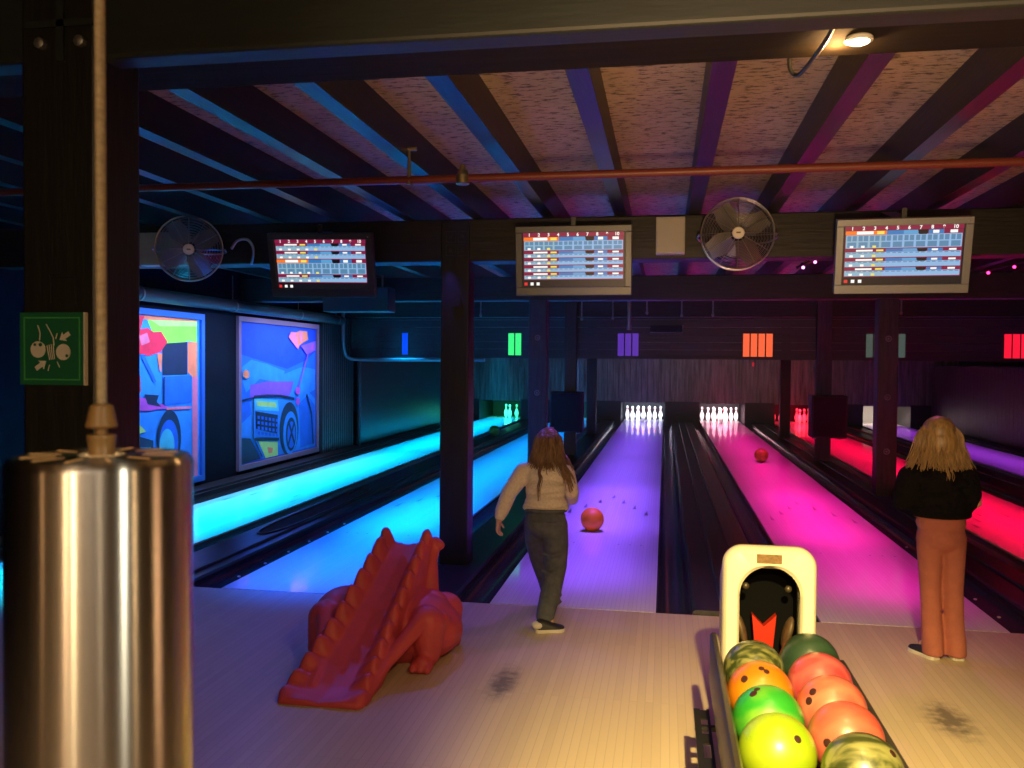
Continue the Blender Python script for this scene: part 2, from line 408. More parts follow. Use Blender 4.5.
# ------------------------------------------------------------------ room shell
XL, XR, YB, YE = -5.5, 7.2, -3.2, 25.6
bm = new_bm(); box(bm, XL-0.2, XR+0.2, YB-0.2, YF-0.012, -0.2, 0.0)
struct('floor', bm, APPROACH, 'pale strip maple approach floor before the foul line')
bm = new_bm(); box(bm, XL-0.2, XR+0.2, YF-0.012, YE+0.2, -0.34, -0.30)
struct('floor', bm, MATTE, 'black sub floor below the lanes')
bm = new_bm(); box(bm, XL-0.2, XR+0.2, YB-0.2, YE+0.2, 2.80, 2.9)
struct('ceiling', bm, CEILB, 'tan ceiling boards with dark flecks between black joists')
bm = new_bm(); box(bm, XL-0.2, XL, YB-0.2, YE+0.2, -0.3, 2.8)
struct('wall_left', bm, DARKWALL, 'dark wall beside the cyan lane')
bm = new_bm(); box(bm, XR, XR+0.2, YB-0.2, YE+0.2, -0.3, 2.8)
struct('wall_right', bm, mat('dark_red_wall', (0.030, 0.020, 0.022), 0.5, var=0.4, scale=(2, 2, 2)), 'dark wall beyond the far right lane')
bm = new_bm(); box(bm, XL, XR, YB-0.2, YB, 0, 2.8)
struct('wall_back', bm, mat('bar_wall', (0.42, 0.36, 0.28), 0.7, var=0.3, scale=(2, 2, 2)), 'dim wall behind the seating side')
bm = new_bm(); box(bm, XL, XR, YE, YE+0.2, -0.3, 2.8)
struct('wall_far', bm, MATTE, 'black wall behind the pins')

# left wall: corrugated cladding beyond the second mural, a deeper step after the vertical pipe
bm = new_bm()
y = 13.35
while y < 14.75:
    box(bm, XL, XL+0.05, y, y+0.055, 0.0, 2.3); y += 0.09
o = struct('trim_1', bm, mat('ribbed_cladding', (0.035, 0.038, 0.05), 0.35, var=0.3, scale=(4, 4, 1)), 'dark ribbed wall cladding beside the car mural')
bm = new_bm(); box(bm, XL, XL+0.10, 14.85, 23.2, 0.0, 2.3)
struct('trim_2', bm, mat('glossy_panel', (0.020, 0.018, 0.022), 0.25, var=0.5, scale=(1, 2, 1), bump=0.2), 'dark glossy panelling along the far left wall')
bm = new_bm(); box(bm, XL, XL+0.24, 5.6, 23.2, -0.3, 0.05)
struct('baseboard_left', bm, CAPPING, 'dark ledge at the foot of the left wall')
# right hand dark screen by the last lane
bm = new_bm()
y = 11.0
while y < 23.0:
    box(bm, 6.55, 6.62, y, y+0.19, 0.0, 1.55); y += 0.2
struct('trim_3', bm, mat('side_screen', (0.05, 0.032, 0.036), 0.4, var=0.4, scale=(2, 3, 1)), 'low dark boarded screen along the far right lane')

# ------------------------------------------------------------------ beams, joists, posts
def beam(y0, y1, z0, z1, label, material=BEAMWOOD):
    bm = new_bm(); box(bm, XL+0.002, XR-0.002, y0, y1, z0, z1)
    return struct('beam', bm, material, label, bevel=0.01)
FRONTBEAM = mat('front_beam_paint', (0.007, 0.0125, 0.012), 0.6, var=0.45, scale=(2, 14, 14), bump=0.25)
beam(1.985, 2.075, 2.30, 2.615, 'grey green front board of the nearest ceiling beam', FRONTBEAM)
beam(2.075, 2.43, 2.36, 2.615, 'nearest dark ceiling beam carrying the small lamp', mat('matte_beam', (0.014, 0.010, 0.006), 0.9, var=0.4, scale=(3, 30, 30), bump=0.2, spec=0.1))
beam(6.36, 6.60, 2.30, 2.615, 'dark ceiling beam carrying the scoreboards and fans')
beam(10.68, 10.92, 2.32, 2.615, 'third dark ceiling beam over the lanes')
beam(14.52, 14.76, 2.32, 2.615, 'fourth dark ceiling beam above the number lights')
beam(18.70, 18.94, 2.32, 2.615, 'farthest dark ceiling beam')
jx = -0.33 - 0.525*9
k = 0
while jx < XR-0.1:
    bm = new_bm(); box(bm, jx-0.043, jx+0.043, -3.0, 23.2, 2.615, 2.80)
    struct('joist', bm, JOISTWOOD, 'dark ceiling joist running along the lanes')
    jx += 0.525; k += 1

def post(x, y, wx=0.215, wy=0.20, z1=2.615, material=BLACKWOOD, label='', extra=None):
    bm = new_bm(); box(bm, x-wx/2, x+wx/2, y, y+wy, 0.0, z1)
    o = struct('post', bm, material, label, bevel=0.008)
    return o
# near post with the green notice; joint strips and bolts are its parts
p0 = post(-1.503, 1.965, 0.205, 0.19, 2.79, label='black timber post with the green notice, nearest to the viewer')
bm = new_bm(); box(bm, -1.592, -1.388, 1.958, 1.966, 2.375, 2.392); box(bm, -1.502, -1.482, 1.958, 1.966, 2.29, 2.44)
obj('joint_strip', bm, FRONTBEAM, p0)
for bx in (-1.545, -1.435):
    bm = new_bm(); tube(bm, [(bx, 1.967, 2.335), (bx, 1.950, 2.335), (bx, 1.947, 2.335)], [0.014, 0.014, 0.008], 8)
    obj('bolt', bm, GREYMETAL, p0, 40)
bm = new_bm()
tube(bm, [(-1.525, 1.963, 1.69), (-1.525, 1.963, 1.755), (-1.455, 1.963, 1.755), (-1.455, 1.963, 1.69)], 0.003, 6)
obj('cable_outline', bm, BLACK, p0)
p1 = post(-1.550, 6.33, z1=2.60, material=BLACKWOOD, label='black post standing before the scoreboard beam between blue and violet lanes')
bm = new_bm()
for i in range(2):
    for j in range(2):
        x0 = -1.615+i*0.09; z0 = 2.34+j*0.10
        tube(bm, [(x0, 6.328, z0), (x0+0.07, 6.328, z0), (x0+0.07, 6.328, z0+0.08), (x0, 6.328, z0+0.08), (x0, 6.328, z0)], 0.004, 5)
        ellipsoid(bm, (x0+0.035, 6.325, z0+0.04), (0.012, 0.008, 0.012), seg=8, ring=6)
obj('bolt_plate', bm, GREYWOOD, p1, 40)
bm = new_bm(); box(bm, -1.56, -1.50, 6.315, 6.332, 1.96, 2.02); obj('socket_box', bm, BLACK, p1)
for (x, y, wx, lab, mt) in ((-1.555, 10.66, 0.225, 'grey brown post behind the bowling girl, under the third beam', GREYWOOD),
                        (2.548, 10.72, 0.225, 'grey post with bolt heads beside the black jacket girl', GREYWOOD),
                        (-1.545, 14.385, 0.20, 'dark far post behind the left black box', BLACKWOOD), (2.470, 14.385, 0.23, 'dark far post behind the right black box', GREYWOOD),
                        (-1.55, 18.66, 0.2, 'most distant post, between the blue and violet lanes', BLACKWOOD), (2.45, 18.66, 0.2, 'most distant post, between the pink and red lanes', BLACKWOOD)):
    o = post(x, y, wx, wy=0.105 if 14 < y < 15 else 0.2, material=mt, z1=2.6 if 14 < y < 15 else 2.32, label=lab)
    if y < 11:
        for z in (1.86, 1.18, 0.55):
            bm = new_bm(); ring = [(x+0.03*math.cos(2*PI*k/12), y-0.004, z+0.03*math.sin(2*PI*k/12)) for k in range(13)]
            tube(bm, ring, 0.006, 6, caps=False); ellipsoid(bm, (x, y-0.002, z), (0.014, 0.008, 0.014), seg=8, ring=6)
            obj('bolt', bm, GREYMETAL, o, 60)

# ------------------------------------------------------------------ lanes
LANE_NAME = ['cyan lane along the left wall', 'blue lane, second from the left wall', 'violet lane with the orange red ball rolling on it',
             'magenta pink lane behind the ball rack', 'red lane behind the girl in black', 'purple lane farthest right']
DOT = mat('lane_mark', (0.03, 0.02, 0.02), 0.3)
for i, x in enumerate(LANE_X):
    bm = new_bm()
    box(bm, -LANE_W/2, LANE_W/2, 0.0, 19.35, -0.06, 0.0)
    for k in range(-3, 4):                                          # aiming arrows
        ax = k*LANE_W/8; ay = 4.75-abs(k)*0.36
        disc_poly(bm, [(ax-0.020, ay-0.18, 0.0012), (ax+0.020, ay-0.18, 0.0012), (ax, ay+0.10, 0.0012)], 1)
    for k in (-4, -3, -2, 2, 3, 4):
        cx = k*LANE_W/11
        disc_poly(bm, [(cx+0.010*math.cos(2*PI*q/8), 2.0+0.014*math.sin(2*PI*q/8), 0.0012) for q in range(8)], 1)
    o = obj('bowling_lane', bm, [LANEWOOD, DOT], loc=(x, YF, 0))
    tag(o, 'long glossy '+LANE_NAME[i], 'bowling lane', 'bowling lanes side by side')

def divider(xa, xb, label, ridge, hole=None, dots=None):
    t = thing('lane_divider', label, 'lane divider', (0, 0, 0), group='dark gutters and cappings between lanes')
    g = 0.225; y0, y1 = YF-0.005, 23.25
    def strip(prof, name, mtl, sm=50):
        bm = new_bm(); loft(bm, [[(px, yy, pz) for px, pz in prof] for yy in (y0, y1)]); obj(name, bm, mtl, t, sm)
    for s, xs in ((1, xa), (-1, xb)):
        top = [(xs+s*0.001, -0.012)]
        for k in range(9):
            a = PI*k/8
            top.append((xs+s*(g/2-(g/2-0.012)*math.cos(a)), -0.012-0.075*math.sin(a)))
        top.append((xs+s*g, -0.012))
        bot = [(px, -0.13) for px, pz in (top[-1], top[0])]
        strip(top+bot, 'gutter', GUTTER)
    ca, cb = xa+g, xb-g
    prof = [(ca, -0.13), (ca, 0.018), (ca+0.02, 0.03), (cb-0.02, 0.03), (cb, 0.018), (cb, -0.13)]
    strip(prof, 'capping', CAPPING, 30)
    for rx in ridge:
        bm = new_bm(); tube(bm, [(rx, y0+0.02, 0.036), (rx, y1, 0.036)], 0.014, 8); obj('guard_rail', bm, CAPPING, t, 60)
    if hole:
        cx, ya, yb, wx = hole
        bm = new_bm(); pts = []
        n = 40
        for k in range(n):
            a = 2*PI*k/n; c, s = math.cos(a), math.sin(a)
            px = cx+wx*(abs(c)**0.8)*(1 if c > 0 else -1); py = (ya+yb)/2+(yb-ya)/2*(abs(s)**0.55)*(1 if s > 0 else -1)
            pts.append((px, py))
        disc_poly(bm, [(px, py, 0.0315) for px, py in pts]); obj('opening_shade', bm, MATTE, t)  # flat black sheet, shade of the recess put into its colour
        bm = new_bm(); tube(bm, [(px, py, 0.033) for px, py in pts+[pts[0]]], 0.012, 6, caps=False); obj('opening_rim', bm, CAPPING, t, 60)
    if dots:
        for k in range(6):
            bm = new_bm(); ellipsoid(bm, (dots, YF+0.35+k*0.42, 0.031 if ca < dots < cb else -0.008), (0.012, 0.012, 0.006), seg=8, ring=6)
            obj('screw', bm, SHOEWHITE, t, 60)
    return t
edge = lambda i, s: LANE_X[i]+s*LANE_W/2
divider(edge(0, 1), edge(1, -1), 'dark gutters and capping between the cyan and blue lanes, with a long ball opening', (-3.30,), (-3.47, 7.1, 9.9, 0.12), -3.01)
divider(edge(1, 1), edge(2, -1), 'dark gutters and capping between the blue and violet lanes', ())
divider(edge(2, 1), edge(3, -1), 'dark gutters and twin railed capping behind the ball rack', (0.37, 0.53))
divider(edge(3, 1), edge(4, -1), 'dark gutters and capping between the pink and red lanes', (2.43,), None, 2.06)
divider(edge(4, 1), edge(5, -1), 'dark gutters and capping between the red and purple lanes', (4.45,))
# outer gutters
for xa, s, lab in ((edge(0, -1), -1, 'dark gutter between the cyan lane and the left wall ledge'), (edge(5, 1), 1, 'dark gutter on the outer side of the purple lane')):
    t = thing('side_gutter', lab, 'gutter', (0, 0, 0))
    top = []
    for k in range(9):
        a = PI*k/8; top.append((xa+s*(0.125-0.113*math.cos(a)), -0.012-0.075*math.sin(a)))
    bm = new_bm(); loft(bm, [[(px, yy, pz) for px, pz in top+[(top[-1][0], -0.13), (top[0][0], -0.13)]] for yy in (YF-0.005, 23.25)])
    obj('gutter', bm, GUTTER, t, 50)
    bm = new_bm(); x2 = xa+s*0.245; x3 = xa+s*(0.285 if s < 0 else 0.5)
    box(bm, min(x2, x3), max(x2, x3), YF-0.005, 23.25, -0.13, 0.03); obj('capping', bm, CAPPING, t)

# ------------------------------------------------------------------ far end: mask, pits
bm = new_bm()
x = XL+0.1; random.seed(3)
while x < XR-0.05:
    d = random.uniform(0.0, 0.02); box(bm, x, x+0.143, 23.28-d, 23.32, 0.52, 2.3); x += 0.15
struct('wall_mask', bm, PLANK, 'upright dark planks of the wall above the pins')
for i in range(7):
    if i == 0: a, b = XL+0.1, edge(0, -1)-0.03
    elif i == 6: a, b = edge(5, 1)+0.03, XR-0.05
    else: a, b = edge(i-1, 1)+0.05, edge(i, -1)-0.05
    bm = new_bm(); box(bm, a, b, 23.26, 25.5, -0.1, 0.56)
    struct('partition', bm, mat('kickback', (0.012, 0.012, 0.014), 0.5, var=0.3, scale=(3, 3, 3)), 'dark side block of the pin pit')
PITC = mat('pit_curtain', (0.008, 0.009, 0.010), 0.7, var=0.3, scale=(3, 3, 6))
for i in range(6):
    bm = new_bm(); box(bm, LANE_X[i]-0.62, LANE_X[i]+0.62, 25.2, 25.25, -0.3, 0.62)
    struct('partition', bm, PITC if i != 5 else mat('pit_white', (0.22, 0.21, 0.20), 0.6), 'curtain behind the pins')

# ------------------------------------------------------------------ pins
PROF = [(0.0255, 0.0), (0.029, 0.004), (0.036, 0.019), (0.050, 0.057), (0.0585, 0.086), (0.0606, 0.114), (0.0585, 0.149), (0.050, 0.184),
        (0.0372, 0.219), (0.0280, 0.240), (0.0245, 0.254), (0.0234, 0.270), (0.0240, 0.283), (0.0285, 0.308), (0.0320, 0.337), (0.0310, 0.355), (0.0250, 0.370), (0.0130, 0.379), (0.004, 0.381)]
PMI = [0]*(len(PROF)-1)
PMI[9] = 1; PMI[12] = 1
bm = new_bm(); lathe(bm, PROF, 16, mi=PMI)
pin0 = obj('bowling_pin', bm, [PINWHITE, PINRED], smooth=60)
pin_used = [False]
ROWS = [('front', [0]), ('second', [-1, 1]), ('third', [-2, 0, 2]), ('back', [-3, -1, 1, 3])]
POSN = {1: ['point'], 2: ['left', 'right'], 3: ['left', 'middle', 'right'], 4: ['far left', 'inner left', 'inner right', 'far right']}
def pins(lane, colour, keep=None):
    num = 0
    for r, (rn, xs) in enumerate(ROWS):
        for q, u in enumerate(xs):
            num += 1
            if keep and num not in keep: continue
            o = pin0 if not pin_used[0] else pin0.copy()
            if pin_used[0]: COL.objects.link(o)
            pin_used[0] = True
            o.location = (LANE_X[lane]+u*0.1524, YF+18.29+r*0.264, 0.0)
            w = POSN[len(xs)][q]
            tag(o, 'white pin on the %s lane, %s' % (colour, 'head pin at the front' if rn == 'front' else '%s of the %s row' % (w, rn)), 'bowling pin', 'bowling pins on the %s lane' % colour)
pins(2, 'violet'); pins(3, 'magenta pink')
pins(0, 'cyan', keep=(3, 6, 5)); pins(4, 'red', keep=(4, 7, 3, 6, 10, 9)); pins(5, 'purple', keep=(3, 6))

# ------------------------------------------------------------------ bowling balls
def ball(c, r, material, label, holes=None, group=None, rot=(0, 0, 0)):
    bm = new_bm(); bmesh.ops.create_uvsphere(bm, u_segments=48, v_segments=32, radius=r)
    o = obj('bowling_ball', bm, material, smooth=180); o.location = c; o.rotation_euler = rot
    tag(o, label, 'bowling ball', group)
    for hx in (holes or []):
        d = Vector(hx[:3]).normalized(); a, b = frame_of(d); rad = hx[3] if len(hx) > 3 else 0.0115
        bm = new_bm(); rings = []
        for rr, ins in ((rad*1.1, 0.0002), (rad, 0.0006), (rad*0.8, 0.0005), (rad*0.3, 0.0005)):
            h = math.sqrt(max(r*r-rr*rr, 0))+ins+0.0003
            rings.append([d*h+(a*math.cos(2*PI*k/14)+b*math.sin(2*PI*k/14))*rr for k in range(14)])
        base = [d*(r*0.97)+(a*math.cos(2*PI*k/14)+b*math.sin(2*PI*k/14))*rad*1.1 for k in range(14)]
        loft(bm, [base]+rings); obj('finger_hole_disc', bm, HOLE, o, 180)  # raised disc, dark in place of a hole's inner shade
    return o
BR = 0.1065
RZ = 0.462
LG, RG = 0.322, 0.530
bg = 'bowling balls on the rack'
# view direction from the rack to the camera is about (-0.15,-0.9,0.4)
ball((LG, 3.165, RZ), BR, swirl('ball_mottled_green', (0.028, 0.040, 0.010), (0.17, 0.17, 0.055), 20, (0.44, 0.62), 0.6), 'mottled olive green ball at the far left end of the rack', None, bg)
ball((LG, 2.945, RZ), BR, swirl('ball_orange', (0.50, 0.105, 0.002), (0.50, 0.20, 0.004), 2, (0.35, 0.7), 0.6), 'orange yellow ball on the rack left row, behind the bright green one', [(-0.55, -0.55, 0.65), (-0.02, -0.35, 0.93, 0.009), (0.12, -0.45, 0.88, 0.009)], bg)
ball((LG, 2.727, RZ), BR, swirl('ball_green', (0.02, 0.26, 0.02), (0.15, 0.36, 0.03), 2.4, (0.48, 0.66), 1.0), 'bright green swirled ball on the rack, second from the near end of the left row', [(-0.45, -0.25, 0.86), (-0.33, -0.1, 0.93, 0.009)], bg)
ball((LG, 2.508, RZ), BR, swirl('ball_lime', (0.22, 0.36, 0.006), (0.28, 0.38, 0.01), 3, (0.4, 0.6), 0.8), 'lime yellow ball nearest in the left row of the rack', [(0.42, -0.62, 0.66, 0.010)], bg)
ball((RG, 3.290, RZ), BR, swirl('ball_dark_green', (0.016, 0.040, 0.022), (0.024, 0.055, 0.032), 3), 'plain very dark green ball at the far right end of the rack', None, bg)
ball((RG, 3.072, RZ), BR, swirl('ball_pink', (0.40, 0.036, 0.045), (0.48, 0.11, 0.11), 6, (0.38, 0.68), 0.9), 'streaky pink red ball just before the dark green one', None, bg)
ball((RG, 2.854, RZ), BR, swirl('ball_salmon', (0.44, 0.075, 0.055), (0.48, 0.17, 0.11), 5, (0.38, 0.68), 0.8), 'salmon ball with two finger holes at upper left, middle of right row', [(-0.62, -0.42, 0.66), (-0.74, -0.52, 0.42)], bg)
ball((RG, 2.636, RZ), BR, swirl('ball_coral', (0.43, 0.065, 0.048), (0.47, 0.13, 0.085), 4, (0.38, 0.68), 0.8), 'coral red ball with one hole low left, behind the striped ball', [(-0.62, -0.76, 0.18)], bg)
ball((RG, 2.416, RZ), BR, swirl('ball_striped', (0.035, 0.045, 0.012), (0.20, 0.20, 0.075), 11, (0.44, 0.60), 0.6), 'striped olive green ball at the near end of the right row', [(0.62, -0.3, 0.72, 0.010)], bg)
ball((-0.647, 8.03, 0.1085), 0.1085, mat('ball_lane_orange', (0.92, 0.24, 0.004), 0.55, var=0.08, scale=(6, 6, 6)), 'orange red ball rolling down the violet lane')
ball((1.521, 14.30, 0.1085), 0.1085, mat('ball_lane_amber', (0.42, 0.34, 0.02), 0.5, var=0.5, scale=(14, 14, 14)), 'amber ball far down the pink lane')
ball((-3.47, 17.7, 0.139), 0.1085, swirl('ball_lane_green', (0.08, 0.36, 0.05), (0.16, 0.5, 0.08), 3), 'green ball on the capping at the far end of the cyan lane')

# ------------------------------------------------------------------ ball rack with hood
rk = thing('ball_rack', 'ball return rack with cream hood and dark rails, holding two rows of balls', 'ball rack', (0.41, 2.8, 0))
def P(bm): return bm
HX0, HX1 = -0.180, 0.172     # local x extents of the hood
def arch(x0, x1, z0, z1, r, n=10):
    pts = [(x0, z0), (x0, z1-r)]
    for k in range(1, n+1):
        a = PI-(PI/2)*k/n; pts.append((x0+r+r*math.cos(a), z1-r+r*math.sin(a)))
    for k in range(0, n+1):
        a = PI/2-(PI/2)*k/n; pts.append((x1-r+r*math.cos(a), z1-r+r*math.sin(a)))
    pts.append((x1, z0)); return pts
outer = arch(HX0, HX1, 0.0, 0.846, 0.078)
inner = arch(HX0+0.064, HX1-0.062, 0.30, 0.770, 0.112)
def ring_face(bm, A, B, yA, yB):
    va = [bm.verts.new((x, yA, z)) for x, z in A]; vb = [bm.verts.new((x, yB, z)) for x, z in B]
    for i in range(len(A)-1): bm.faces.new((va[i], va[i+1], vb[i+1], vb[i]))
    return va, vb
bm = new_bm()
def inset(pts, d, cx=-0.01, cz=0.45):
    out = []
    for x, z in pts:
        out.append((x+(d if x < cx else -d)*(1 if abs(x-cx) > 0.02 else 0), z-(d if z > 0.5 else 0)))
    return out
fy, by = 0.64, 0.86
F1 = inset(outer, 0.016)
seq = [(inner, fy+0.10), (inner, fy+0.012), (inset(inner, -0.010), fy), (F1, fy), (inset(outer, 0.007), fy+0.010), (outer, fy+0.035), (outer, fy+0.06), ([(x, z-0.11*max(0, z-0.5)/0.35) for x, z in outer], by-0.03), ([(x, z-0.14*max(0, z-0.5)/0.35) for x, z in inset(outer, 0.025)], by)]
rows = [[bm.verts.new((x, yy, z)) for x, z in A] for A, yy in seq]
for a, b in zip(rows, rows[1:]):
    for i in range(len(a)-1): bm.faces.new((a[i], a[i+1], b[i+1], b[i]))
bm.faces.new(rows[-1])
hood = obj('hood', bm, CREAM, rk, 40)
bm = new_bm()      # front sill below the arch mouth
box(bm, HX0+0.005, HX1-0.005, fy+0.005, fy+0.06, 0.0, 0.31); obj('hood_sill', bm, CREAM, rk, bevel=0.006)
bm = new_bm()      # dark lining inside the mouth
lin = [[(x, yy, z) for x, z in inner] for yy in (fy+0.02, fy+0.20)]
R = loft(bm, lin, caps=False, closed=False); bm.faces.new(R[-1]); obj('hood_lining', bm, mat('lining_black', (0.0025, 0.0025, 0.003), 0.9, spec=0.1), rk, 40)
bm = new_bm(); box(bm, -0.055, 0.038, fy-0.004, fy+0.002, 0.788, 0.822)
pl = obj('name_plate', bm, mat('plate_metal', (0.42, 0.27, 0.13), 0.35, 0.6, var=0.4, scale=(60, 60, 90)), rk)
for bx, bz in ((-0.090, 0.685), (0.07, 0.68)):
    bm = new_bm(); ellipsoid(bm, (bx, fy+0.05, bz), (0.014, 0.012, 0.014), seg=12, ring=8); obj('bolt', bm, mat('dull_bolt', (0.08, 0.065, 0.04), 0.4, 0.5), rk, 180)
bm = new_bm()      # red lift wedge with a V notch inside the mouth
for yy0, yy1 in ((fy+0.12, fy+0.16),):
    A = [(-0.040, 0.36), (-0.058, 0.555), (-0.012, 0.508), (0.036, 0.555), (0.018, 0.36)]
    loft(bm, [[(x, yy, z) for x, z in A] for yy in (yy0, yy1)])
obj('lift_wedge', bm, mat('wedge_red', (0.40, 0.02, 0.006), 0.4), rk)
for s, bx in ((-1, -0.098), (1, 0.078)):
    bm = new_bm(); ellipsoid(bm, (bx, fy+0.12, 0.49), (0.018, 0.05, 0.07), rot=(0.3, 0.25*s, 0)); obj('lift_wheel', bm, mat('wheel_brown', (0.12, 0.075, 0.04), 0.5, var=0.5, scale=(40, 40, 40)), rk, 180)
RAILM = mat('rail_metal', (0.09, 0.075, 0.06), 0.35, 0.6, var=0.3, scale=(30, 3, 30))
Y0 = -1.35
for name, x0, x1, zt in (('side_rail', -0.228, -0.198, 0.515), ('side_rail', 0.242, 0.272, 0.440)):
    bm = new_bm()
    prof = [(x0, 0.32), (x0, zt-0.01), (x0+0.008, zt), (x1-0.008, zt), (x1, zt-0.01), (x1, 0.32)]
    loft(bm, [[(x, yy, z) for x, z in prof] for yy in (Y0, 0.62)]); obj(name, bm, RAILM, rk, 40)
for bx in (-0.155, -0.02, 0.055, 0.185):     # runners the balls sit on
    bm = new_bm(); tube(bm, [(bx, Y0, 0.357), (bx, 0.60, 0.357)], 0.014, 8); obj('runner', bm, BLACK, rk, 60)
bm = new_bm(); box(bm, -0.21, 0.245, Y0, 0.60, 0.30, 0.325); obj('tray', bm, MATTE, rk)
bm = new_bm(); box(bm, -0.19, 0.22, Y0, Y0+0.04, 0.325, 0.45); obj('end_plate', bm, RAILM, rk)
bm = new_bm()      # slotted guard strip along the left side
x0, x1 = -0.268, -0.240
yy = 0.50; box(bm, x0-0.022, x0, Y0, yy, 0.255, 0.262)
box(bm, x1-0.004, x1+0.006, Y0, yy, 0.255, 0.262)
for a in (0.46, 0.25, 0.06, -0.2, -0.5, -0.8): box(bm, x0, x1, a-0.05, a+0.03, 0.256, 0.261)
obj('slotted_guard', bm, BLACK, rk)
for yy in (-1.0, -0.1):
    for xx in (-0.19, 0.215):
        bm = new_bm(); box(bm, xx-0.02, xx+0.02, yy, yy+0.05, 0.0, 0.30); obj('leg', bm, BLACK, rk, bevel=0.003)
for yy in (0.35, -0.45):
    bm = new_bm(); box(bm, -0.29, -0.20, yy, yy+0.02, 0.24, 0.256); box(bm, -0.215, -0.20, yy, yy+0.02, 0.24, 0.31); obj('guard_bracket', bm, BLACK, rk)

# ------------------------------------------------------------------ dinosaur ramp
dn = thing('dinosaur_ramp', 'red plastic dinosaur shaped bowling ramp on the approach floor', 'ball ramp', (-1.515, 3.66, 0))
bm = new_bm()
# spine of the chute: (along y, x offset, floor height of chute, half width, wall height)
SP = [(0.0, 0.0, 0.018, 0.165, 0.012), (0.05, 0.0, 0.020, 0.185, 0.03), (0.14, 0.004, 0.035, 0.178, 0.06), (0.28, 0.015, 0.085, 0.165, 0.08), (0.45, 0.035, 0.17, 0.15, 0.09), (0.62, 0.054, 0.27, 0.140, 0.095),
      (0.80, 0.074, 0.38, 0.132, 0.10), (0.95, 0.088, 0.47, 0.126, 0.10), (1.06, 0.097, 0.525, 0.122, 0.095)]
def spi(t):
    for a, b in zip(SP, SP[1:]):
        if t <= b[0]:
            k = (t-a[0])/(b[0]-a[0]); return [a[i]+(b[i]-a[i])*k for i in range(5)]
    return list(SP[-1])
rings = []
N = 90
for i in range(N+1):
    t = 1.06*i/N; _, cx, cz, hw, wh = spi(t)
    sc = abs(math.sin(PI*t/0.098))**0.9
    wt = wh*(0.50+0.64*sc)
    under = max(0.0, cz-0.09) if t < 0.55 else max(0.0, cz-0.16)
    rings.append([(cx-hw-0.03, t, under), (cx-hw-0.022, t, cz+wt*0.6), (cx-hw-0.004, t, cz+wt), (cx-hw+0.022, t, cz+wt*0.85), (cx-hw*0.55, t, cz+0.012), (cx, t, cz), (cx+hw*0.55, t, cz+0.012),
                  (cx+hw-0.022, t, cz+wt*0.85), (cx+hw+0.004, t, cz+wt), (cx+hw+0.022, t, cz+wt*0.6), (cx+hw+0.03, t, under)])
loft(bm, rings)
# body mass under the chute, haunches and feet
def solid(pts_bottom, pts_top):
    loft(bm, [pts_bottom, pts_top])
ellipsoid(bm, (0.08, 0.80, 0.13), (0.40, 0.27, 0.20))
ellipsoid(bm, (-0.17, 0.80, 0.20), (0.16, 0.20, 0.13))
ellipsoid(bm, (0.26, 0.80, 0.19), (0.16, 0.22, 0.13))
capsule(bm, (-0.20, 0.84, 0.25), 0.07, (0.30, 0.86, 0.25), 0.075)
for s in (-1, 1):       # front haunch sweeping down to the foot, rear foot
    cx = 0.055+s*0.29
    capsule(bm, (cx-s*0.02, 0.64, 0.20), 0.10, (cx, 0.60, 0.07), 0.065)
    capsule(bm, (cx, 0.60, 0.045), 0.05, (cx-s*0.01, 0.52, 0.038), 0.042)
    capsule(bm, (cx, 0.95, 0.19), 0.10, (cx+s*0.02, 1.0, 0.05), 0.055)
    capsule(bm, (cx+s*0.02, 0.99, 0.045), 0.045, (cx+s*0.06, 0.93, 0.038), 0.036)
    for q in (-1, 0, 1): capsule(bm, (cx+q*0.032-s*0.01, 0.53, 0.03), 0.027, (cx+q*0.036-s*0.01, 0.485, 0.022), 0.021)
    capsule(bm, (cx-s*0.03, 0.60, 0.24), 0.05, (cx-s*0.13, 0.32, 0.10), 0.03)      # flank fold along the chute
    capsule(bm, (cx-s*0.13, 0.32, 0.10), 0.03, (cx-s*0.15, 0.14, 0.035), 0.025)
    for q in range(3): ellipsoid(bm, (cx+s*0.055, 0.70+0.10*q, 0.20-0.02*q), (0.03, 0.05, 0.06))
# curled horns at the top of the chute
capsule(bm, (0.255, 0.96, 0.28), 0.05, (0.228, 1.05, 0.44), 0.045)
capsule(bm, (0.228, 1.05, 0.44), 0.045, (0.250, 1.09, 0.530), 0.034)
capsule(bm, (0.250, 1.09, 0.530), 0.034, (0.280, 1.075, 0.520), 0.028)
capsule(bm, (-0.04, 0.98, 0.30), 0.05, (-0.03, 1.05, 0.46), 0.04)
ellipsoid(bm, (0.212, 1.035, 0.580), (0.026, 0.040, 0.034))
ellipsoid(bm, (-0.025, 1.035, 0.582), (0.026, 0.042, 0.036)); ellipsoid(bm, (-0.03, 0.96, 0.545), (0.024, 0.040, 0.034))
# clip anything below the floor
dino = remeshed('body', bm, DRUMRED, dn, voxel=0.0085, iters=3)
for v in dino.data.vertices:
    if v.co.z < 0.0: v.co.z = 0.0

